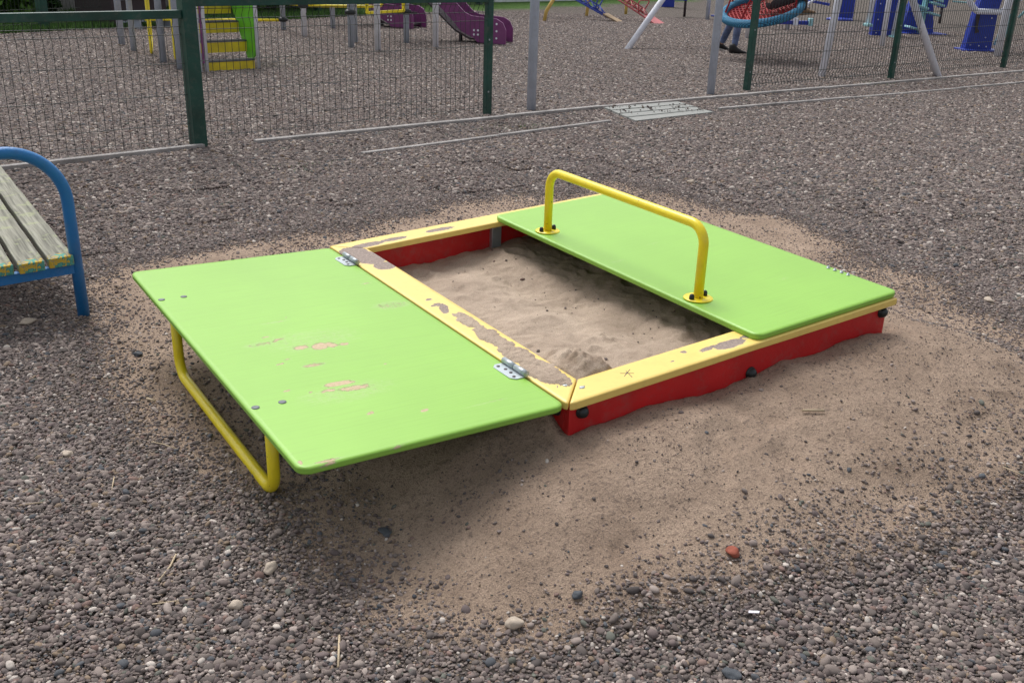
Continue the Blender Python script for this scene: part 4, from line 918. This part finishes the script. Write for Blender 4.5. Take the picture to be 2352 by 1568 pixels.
seesaw((1493, 54), (1402, -14), M['seesaw_red'], [(1437, 33, 1440, 3)], 'faded red lattice seesaw with its seat end on the gravel', M['seesaw_red'], 13.9, 15.4)

# ------------------------------------------------------------------ outdoor exercise machines
FX = rgt; FY = -twd                                     # local frame of the row: across and away
def mpt(o_, u, v, z): q_ = Vector((*o_, 0))+FX*u+FY*v; return Vector((q_.x, q_.y, z))
def panel(m, o_, out, v0, v1):
    V = [mpt(o_, u, v0, z) for u, z in out]+[mpt(o_, u, v1, z) for u, z in out]; n_ = len(out)
    m.add(V, [tuple(range(n_)), tuple(range(2*n_-1, n_-1, -1))]+[(i, (i+1) % n_, n_+(i+1) % n_, n_+i) for i in range(n_)]); return m
def machine(loc, label): return empty('exercise_machine', (*loc, 0), label, 'exercise machine')
def studs(o_, pts_, par, v): 
    for u, z in pts_: m = MB(); m.lathe(mpt(o_, u, v, z), [(.012, 0), (.008, .01)], 8, tuple(twd)); m.build('stud', M['white_post'], par)
# far blue cabinet
o_ = g(1534, 17); r_ = machine(o_, 'small blue exercise machine furthest left in the row, behind the slanting grey leg')
m = MB(); panel(m, o_, [(-.17, 0), (.17, 0), (.15, 1.2), (-.13, 1.2)], 0, .16); m.build('cabinet', M['machine_blue'], r_, .01)
m = MB(); m.tube([mpt(o_, -.02, .08, 1.2), mpt(o_, -.02, .08, 1.9)], .05, 12); m.build('post', M['white_post'], r_)
# second: grey post with blue pedal plates
o_ = g(1624, 47); r_ = machine(o_, 'exercise machine with thin grey post and small blue pedal, left of the nest swing')
m = MB(); m.tube([mpt(o_, 0, 0, -.1), mpt(o_, 0, 0, 1.7)], .042, 12); m.build('post', M['grey_post'], r_)
m = MB(); m.box(mpt(o_, .22, -.05, .10), (.30, .12, .03), math.atan2(FX.y, FX.x)); m.build('pedal', M['machine_blue'], r_, .008)
m = MB(); m.box(mpt(o_, -.55, .9, .38), (.42, .16, .05), math.atan2(FX.y, FX.x)); panel(m, o_, [(-.50, .42), (-.1, .42), (-.12, .9), (-.45, .9)], .95, 1.05); m.build('seat', M['machine_blue'], r_, .008)
m = MB(); m.tube([mpt(o_, -.35, 1.0, .0), mpt(o_, -.35, 1.0, .5)], .03, 8); m.build('seat_post', M['dark'], r_)
# third: crossbar machine seen under the swing rim
o_ = g(1808, 70); r_ = machine(o_, 'exercise machine with a blue crossbar and pale foot pads, behind the khaki shoe')
m = MB(); m.tube([mpt(o_, 0, 0, -.1), mpt(o_, 0, 0, 1.5)], .045, 12); m.build('post', M['white_post'], r_)
m = MB(); m.beam(mpt(o_, -.34, -.03, .15), mpt(o_, .40, -.03, .15), .09, .075); m.build('crossbar', M['machine_blue'], r_, .01)
for u in (-.33, .12, .42):
    m = MB(); m.box(mpt(o_, u, -.06, .17), (.08, .16, .14), math.atan2(FX.y, FX.x)); m.build('foot_pad', M['cyan' if u != .12 else 'white_post'], r_, .01)
m = MB(); m.tube(arc_path([mpt(o_, .12, -.05, .18), mpt(o_, .12, -.05, .35), mpt(o_, .62, -.05, .72)], .1), .028, 10); m.build('handle_tube', M['white_post'], r_)
m = MB(); m.beam(mpt(o_, .35, .0, .56), mpt(o_, .75, .0, .50), .12, .05); m.build('foot_rest', M['machine_blue'], r_, .01)
# fourth: tall blue panel
o_ = g(1945, 46); r_ = machine(o_, 'tall narrow blue panel machine right of the bright white swing leg')
m = MB(); panel(m, o_, [(-.20, .0), (.14, .0), (.14, 1.5), (-.16, 1.5)], 0, .18); m.build('panel', M['machine_blue'], r_, .01)
m = MB(); m.lathe(mpt(o_, -.25, -.25, .0), [(.30, 0), (.30, .03), (.26, .05)], 20); m.build('base_plate', M['machine_blue'], r_)
# fifth: big blue panel with swinging white poles
o_ = g(2018, 84); r_ = machine(o_, 'blue walking machine with white swinging poles, left of the green fence post')
m = MB(); panel(m, o_, [(-.13, .0), (.30, .0), (.32, 1.4), (-.14, 1.4)], 0, .20); m.build('panel', M['machine_blue'], r_, .01); studs(o_, [(-.06, z) for z in (.06, .3, .58, .85)], r_, 0)
for (u, z0_, u2) in ((-.34, .22, -.24), (.17, .02, .25)):
    m = MB(); m.tube([mpt(o_, u, -.30, z0_+.03), mpt(o_, u2, -.30, 1.7)], .05, 12); m.build('swing_pole', M['white_post'], r_)
    m = MB(); m.box(mpt(o_, u-.02, -.36, z0_), (.10, .26, .05), math.atan2(FX.y, FX.x)); m.build('pedal', M['cyan'], r_, .01)
m = MB(); m.tube([mpt(g(2025, 108), 0, 0, -.1), mpt(g(2025, 108), .0, 0, 1.7)], .042, 12); m.build('post', M['white_post'], r_)
# sixth: stepper
o_ = g(2105, 78); r_ = machine(o_, 'blue stepper machine with stacked pale cyan pedals, right of the second green post')
m = MB(); panel(m, o_, [(-.34, 0), (.34, 0), (.20, .75), (.20, 1.5), (-.05, 1.5), (-.16, .75)], 0, .22); m.build('body', M['machine_blue'], r_, .01)
m = MB(); m.box(mpt(o_, 0, -.1, .015), (.95, .5, .03), math.atan2(FX.y, FX.x)); m.build('base_plate', M['machine_blue'], r_, .005)
m = MB(); m.beam(mpt(o_, -.02, -.22, .02), mpt(o_, -.02, -.22, .72), .09, .07); m.build('pedal_column', M['cyan'], r_, .01)
for k, (u, z) in enumerate(((.10, .40), (-.14, .52), (.12, .66), (-.20, .12), (.16, .58))):
    m = MB(); m.box(mpt(o_, u, -.30, z), (.26, .30, .04), math.atan2(FX.y, FX.x), 0, .25); m.build('pedal', M['cyan'], r_, .01)
o_ = g(2165, 55); r_ = machine(o_, 'narrow dark blue machine with a thin cyan loop handle, between two fence posts')
m = MB(); panel(m, o_, [(-.14, .35), (.02, .35), (.24, 1.5), (-.40, 1.5)], 0, .16); m.build('panel', M['machine_blue'], r_, .01)
m = MB(); m.tube([mpt(o_, -.04, .08, -.1), mpt(o_, -.04, .08, .5)], .03, 8); m.build('post', M['dark'], r_)
m = MB(); m.tube(arc_path([mpt(o_, .1, -.1, .50), mpt(o_, .50, -.1, .48), mpt(o_, .62, -.1, .60), mpt(o_, .66, -.1, 1.1)], .12), .018, 8); m.build('loop_handle', M['cyan'], r_)
# seventh: big press machine at the right
o_ = g(2248, 119); r_ = machine(o_, 'blue press machine with a white U shaped grip bar, nearest the right edge')
m = MB(); panel(m, o_, [(-.24, .02), (.20, .02), (.19, .60), (.26, 1.3), (-.02, 1.3), (-.16, .62)], 0, .18); m.build('column', M['machine_blue'], r_, .01)
m = MB(); panel(m, o_, [(-.16, .62), (-.10, .62), (-.10, .36), (-.06, .30), (-.13, .28)], -.02, 0); m.build('slot_trim', M['dark'], r_)
m = MB(); m.box(mpt(o_, .0, .05, .02), (.62, .42, .035), math.atan2(FX.y, FX.x)); m.build('base_plate', M['machine_blue'], r_, .006); studs(o_, [(-.16, .10), (-.02, .09), (.10, .08), (.06, .22), (.1, .52)], r_, -.005)
m = MB(); m.tube(arc_path([mpt(o_, -.44, -.10, 1.3), mpt(o_, -.36, -.12, .76), mpt(o_, -.22, -.12, .62), mpt(o_, .20, -.12, .62), mpt(o_, .30, -.12, .78), mpt(o_, .38, -.12, 1.3)], .12, 9), .045, 12); ub = m.build('grip_bar', M['white_post'], r_)
m = MB()
for k in range(12): 
    t = -.22+k*.037
    m.lathe(mpt(o_, t, -.12, .62), [(.039, 0), (.039, .014)], 12, tuple(FX))
m.build('grip_rings', M['white_post'], ub)
for u, z in ((-.44, .95), (-.30, .95), (.26, .86), (.40, .84)):
    m = MB(); m.box(mpt(o_, u, -.16, z), (.09, .05, .09), math.atan2(FX.y, FX.x)); m.build('bracket', M['white_post'], ub, .006)
m = MB(); panel(m, o_, [(.24, .10), (.36, .12), (.46, .55), (.36, .60)], .0, .08); m.build('backrest', M['cyan'], r_, .01)
m = MB(); p_ = g(2290, 131); m.tube([mpt(p_, 0, 0, -.1), mpt(p_, 0, 0, 1.6)], .055, 12); m.build('post', M['white_post'], r_)
o_ = g(2345, 60); r_ = machine(o_, 'machine with a pale cyan bent handle, cut off at the right edge')
m = MB(); m.tube(arc_path([mpt(o_, -.10, 0, .18), mpt(o_, .12, 0, .45), mpt(o_, .18, 0, .62), mpt(o_, -.05, 0, .80)], .08), .03, 10); m.build('handle', M['cyan'], r_)
m = MB(); m.tube([mpt(o_, .35, .1, -.1), mpt(o_, .35, .1, 1.4)], .05, 10); m.tube([mpt(o_, .35, .1, .5), mpt(o_, .12, 0, .45)], .025, 8); m.build('post', M['machine_blue'], r_)

# ------------------------------------------------------------------ background: grass, hedge, wall, dark kiosk
def leafmat(name, a, b):
    m = mat(name, a, .6, spec=.3); at = N(m, 'ShaderNodeAttribute', attribute_name='wear'); L(m, ramp(m, at.outputs['Fac'], [(0, a), (1, b)]), P_(m).inputs['Base Color']); return m
M['leaf_dark'] = leafmat('conifer_leaves', (.012, .035, .012), (.05, .12, .025)); M['leaf'] = leafmat('bush_leaves', (.03, .08, .012), (.12, .24, .035)); M['grass'] = leafmat('grass_blades', (.035, .09, .02), (.11, .22, .05)); M['bark'] = painted('bark', (.09, .06, .04), .9, dirt=.3, var=.3)
def foliage(name, x, y, rx, ry, h, nleaf, lm, label, z0=.1, seed=0, lsz=.06):
    r = np.random.default_rng(seed); rt = empty(name, (x, y, 0), label, 'bush' if 'tree' not in name else 'tree')
    k = 16; cl = [(r.normal(0, .42)*rx, r.normal(0, .42)*ry, z0+r.uniform(.05, 1)*h, r.uniform(.25, .5)*min(rx, h)) for _ in range(k*2)]
    V = []; Fc = []; at_ = []
    for i in range(nleaf):
        c = cl[r.integers(0, len(cl))]; d_ = r.normal(size=3); d_ /= np.linalg.norm(d_); rad = c[3]*r.random()**.4; p = np.array([x+c[0], y+c[1], c[2]])+d_*rad; p[2] = max(p[2], .03)
        a_ = r.normal(size=3); a_ /= np.linalg.norm(a_); b_ = np.cross(a_, r.normal(size=3)); b_ /= np.linalg.norm(b_); s_ = lsz*r.uniform(.6, 1.3); n_ = len(V)
        V += [p-a_*s_, p+b_*s_*.45, p+a_*s_, p-b_*s_*.45]; Fc.append((n_, n_+1, n_+2, n_+3)); at_ += [r.random()]*4
    m = MB(); m.v = [tuple(v) for v in V]; m.f = Fc; m.sm = [False]*len(Fc); m.attr = np.array(at_, dtype=np.float32); m.build('foliage', lm, rt)
    for q_ in range(4):
        m = MB(); a_ = r.uniform(0, 6.28); m.tube([(x, y, -.05), (x+.2*rx*math.cos(a_), y+.2*ry*math.sin(a_), h*.45), (x+.5*rx*math.cos(a_), y+.5*ry*math.sin(a_), h*.85)], [.04, .028, .01], 7); m.build('branch', M['bark'], rt)
    return rt
def bush(px, py, rx, h, n_, lm, label, seed, ls=.07, name='bush'): x, y = g(px, py); foliage(name, x, y, rx, rx*.7, h, n_, lm, label, .1, seed, ls)
bush(5, 44, .6, 1.8, 4500, M['leaf_dark'], 'dark bush at the far left beyond the fence', 1)
bush(55, 48, .55, 1.6, 4200, M['leaf'], 'bright green bush between the dark bushes at the far left', 2)
bush(115, 38, .40, 1.8, 4500, M['leaf_dark'], 'dark green bush just right of the far fence post', 3)
bush(240, 34, .30, 1.7, 3500, M['leaf_dark'], 'dark bush between the white wall and the black kiosk', 4)
bush(620, 30, 1.5, 1.0, 4000, M['leaf'], 'green bush seen above the yellow steps', 5)
bush(735, 20, 1.2, .9, 2600, M['leaf'], 'low green bush behind the yellow rail', 6)
bush(1270, -16, 2.0, .35, 2000, M['leaf'], 'low bush behind the far fence, between the slides and the grey pole', 7)
# grass blades
r = np.random.default_rng(3); V = []; Fc = []; at_ = []; cnt = 0
(xa, ya_), (xb, yb_) = g(-60, 84), g(780, 41)
for i in range(26000):
    t = r.uniform(-.1, 1.12); dpt = abs(r.normal(0, 1.6)); ux, uy = xb-xa, yb_-ya_; l = math.hypot(ux, uy); x = xa+ux*t-uy/l*dpt; y = ya_+uy*t+ux/l*dpt
    a_ = r.uniform(0, 6.28); h = r.uniform(.04, .13); w_ = .012; lx_, ly_ = r.normal(0, .03, 2); n_ = len(V)
    V += [(x-w_*math.cos(a_), y-w_*math.sin(a_), 0), (x+w_*math.cos(a_), y+w_*math.sin(a_), 0), (x+lx_, y+ly_, h)]; Fc.append((n_, n_+1, n_+2)); at_ += [r.random()]*3
# weeds along the kerbs
for (px, py, n__, s_) in ((1185, 297, 120, .16), (1215, 306, 40, .06), (715, 385, 60, .12), (2030, 198, 60, .12), (1990, 193, 40, .1), (365, 400, 30, .08), (1140, 292, 30, .1)):
    cx, cy = g(px, py)
    for i in range(n__):
        x, y = cx+r.normal(0, s_), cy+r.normal(0, s_*.4); a_ = r.uniform(0, 6.28); h = r.uniform(.015, .045); w_ = .003; lx_, ly_ = r.normal(0, .02, 2); n_ = len(V)
        V += [(x-w_*math.cos(a_), y-w_*math.sin(a_), .0), (x+w_*math.cos(a_), y+w_*math.sin(a_), .0), (x+lx_, y+ly_, h)]; Fc.append((n_, n_+1, n_+2)); at_ += [r.random()]*3
m = MB(); m.v = V; m.f = Fc; m.sm = [False]*len(Fc); m.attr = np.array(at_, dtype=np.float32); o = m.build('grass', M['grass']); tag(o, 'green grass strip beyond the gravel and weeds along the kerbs', 'grass', kind='stuff')
# white building behind the hedge
wp = np.array(g(205, 24)); we = np.array(g(900, 3)); dv = (we-wp)/np.linalg.norm(we-wp); nv_ = np.array([-dv[1], dv[0]])
bl = empty('building', (*wp, 0), 'long white building wall behind the hedge at the far left', 'building')
c_ = wp-dv*1.0+dv*12+nv_*2; m = MB(); m.box((c_[0], c_[1], 1.7), (26, 4, 3.4), math.atan2(dv[1], dv[0])); m.build('wall', M['white_wall'], bl)
m = MB(); m.box((c_[0], c_[1], 3.5), (27, 5, .25), math.atan2(dv[1], dv[0])); m.build('roof', M['dark'], bl)
m = MB(); m.box((c_[0]-nv_[0]*2.0, c_[1]-nv_[1]*2.0, .12), (26, .10, .25), math.atan2(dv[1], dv[0])); m.build('plinth', M['concrete'], bl)
for k in range(5):
    q_ = wp+dv*(3+4.2*k)-nv_*.02; m = MB(); m.box((q_[0], q_[1], 1.9), (1.3, .08, 1.2), math.atan2(dv[1], dv[0])); m.build('window', M['dark'], bl)
# pale low wall far behind the seesaws
wp2, we2 = np.array(g(1130, 5)), np.array(g(1352, 1)); lw = empty('low_wall', (*wp2, 0), 'pale low wall at the top edge behind the grey pole and seesaw', 'wall')
dv2 = (we2-wp2)/np.linalg.norm(we2-wp2); cc = (wp2+we2)/2; m = MB(); m.box((cc[0], cc[1], .5), (np.linalg.norm(we2-wp2), .25, 1.0), math.atan2(dv2[1], dv2[0])); m.build('wall_body', M['white_wall'], lw)
m = MB(); m.box((cc[0], cc[1], 1.03), (np.linalg.norm(we2-wp2)+.1, .33, .06), math.atan2(dv2[1], dv2[0])); m.build('coping', M['concrete'], lw)
# dark kiosk / box with pale slats
k0, k1 = np.array(g(262, 64)), np.array(g(386, 57)); dk_ = (k1-k0)/np.linalg.norm(k1-k0); nk_ = np.array([-dk_[1], dk_[0]]); ck = (k0+k1)/2+nk_*.45
ks = empty('kiosk', (*ck, 0), 'black boxy kiosk with pale slats, behind the grey posts at the left', 'kiosk'); az = math.atan2(dk_[1], dk_[0]); wk_ = np.linalg.norm(k1-k0)
m = MB(); m.box((ck[0], ck[1], .75), (wk_, .9, 1.42), az); m.build('body', M['dark'], ks, .01)
for z in (.08, .42, .72, 1.05):
    q_ = ck-nk_*.47; m = MB(); m.box((q_[0]+dk_[0]*.1, q_[1]+dk_[1]*.1, z), (wk_*.94, .03, .03), az); m.build('slat', M['grey_post'], ks)
q_ = np.array(g(352, 66)); pb = empty('small_bench', (*q_, 0), 'small pale plank bench in front of the black kiosk', 'bench')
m = MB(); m.box((q_[0], q_[1], .17), (.75, .22, .03), az); m.build('seat', M['grey_post'], pb)
for s_ in (-.3, .3): m = MB(); m.box((q_[0]+dk_[0]*s_, q_[1]+dk_[1]*s_, .07), (.04, .18, .17), az); m.build('leg', M['grey_post'], pb)

# ------------------------------------------------------------------ odds and ends on the ground
def gpt(px, py):
    z = .0
    for _ in range(6): p = bp(px, py, z); z = float(ground_h([p[0]], [p[1]])[0])
    return Vector((float(p[0]), float(p[1]), z))
def stone(px, py, sz, mt, label, flat=.6, asp=1.3, seed=0, name='stone'):
    p = gpt(px, py); v, f = ico(3, seed+11, .22); a_ = seed*1.3; m = MB(); m.add([p+Vector((math.cos(a_)*x*asp*sz-math.sin(a_)*y*sz, math.sin(a_)*x*asp*sz+math.cos(a_)*y*sz, z*sz*flat+sz*flat*.55+.003)) for x, y, z in v], [tuple(t) for t in f], True)
    tag(m.build(name, M[mt], loc=tuple(p)), label, 'stone')
stone(1682, 1272, .015, 'stone_red', 'rust red stone at the lower edge of the spilled sand', .6, 1.1, 1)
stone(1182, 1440, .014, 'stone_pale', 'smooth tan stone, largest in the gravel below the spilled sand', .8, 1.3, 2)
stone(622, 1312, .013, 'stone_pale', 'upright pale tan stone in the gravel below the yellow tube leg', 1., 1.5, 3)
stone(1677, 1552, .014, 'stone_dark', 'dark slate blue stone at the bottom edge', .5, 1.4, 4)
stone(1326, 1372, .010, 'stone_dark', 'dark grey stone at the front tip of the spilled sand', .8, 1.2, 5)
stone(885, 1226, .013, 'stone_dark', 'flat dark grey stone near the front corner of the open lid', .4, 1.6, 6)
stone(318, 818, .013, 'stone_dark', 'dark stone left of the open lid, near the tube leg', .7, 1.2, 7)
stone(1587, 424, .024, 'stone_pale', 'round white stone on the gravel behind the closed lid', .8, 1.1, 8)
stone(155, 1047, .013, 'stone_pale', 'whitish stone at the left edge below the bench', .6, 1.3, 9)
stone(543, 1395, .012, 'stone_pale', 'cream angular stone beside a straw in the bottom gravel', .8, 1.2, 12)
stone(62, 745, .022, 'stone_pale', 'pale grey stone under the bench', .5, 1.3, 10)
stone(2270, 694, .018, 'stone_pale', 'pale stone right of the closed lid corner', .6, 1.2, 13)
def stick(pts_, r_, label, mt='straw', name='twig'):
    P3 = [gpt(*p)+UZ*(r_+.005) for p in pts_]; m = MB(); m.tube(arc_path(P3, .03, 4) if len(P3) > 2 else P3, r_, 7); tag(m.build(name, M[mt], loc=tuple(P3[0])), label, 'twig')
stick([(405, 1278), (392, 1305), (365, 1340)], .0022, 'thick curved straw sticking up right of centre in the left gravel')
stick([(290, 1389), (350, 1393), (445, 1380)], .0017, 'long bent brown twig lying flat near the bottom left')
stick([(348, 1019), (375, 1024), (408, 1036)], .0014, 'thin pale twig left of the yellow tube leg')
stick([(290, 1428), (258, 1462)], .0020, 'short straw near the bottom left below the long bent twig')
stick([(263, 1100), (257, 1132)], .0016, 'short straight straw in the gravel left of the yellow leg')
stick([(58, 1163), (100, 1158)], .0015, 'pale splinter near the left edge')
stick([(780, 1465), (777, 1538)], .0024, 'upright pale straw at the bottom left of centre')
stick([(1842, 943), (1892, 945)], .0035, 'flat wood splinter lying on the sand right of the red board')
stick([(2302, 1075), (2352, 1098)], .0016, 'thin forked twig at the right edge')
stick([(338, 920), (357, 926)], .0035, 'stubby pale wood chip between bench and tube leg')
stick([(2290, 987), (2315, 995)], .0016, 'thin straw on the sand near the right edge')
p = gpt(1730, 1417); m = MB(); m.box(p+UZ*.014, (.022, .0095, .002), 2.2, .2, .25); tag(m.build('paper_scrap', M['paper'], loc=tuple(p)), 'tiny white paper scrap on the gravel at the bottom right', 'litter')

GR = {'exercise machine': 'outdoor exercise machines behind the fence', 'stone': 'larger stones lying on the gravel and sand', 'twig': 'straws and twigs lying on the ground', 'seesaw': 'seesaws at the top edge', 'pole': 'pale grey poles in the fence opening',
      'bush': 'bushes beyond the far fence', 'kerb': 'pale kerbs along the fence', 'fence': 'green mesh fences', 'person': 'people at the nest swing'}
for o in COL.objects:
    if o.parent is None and o.get('category') in GR: o['group'] = GR[o['category']]
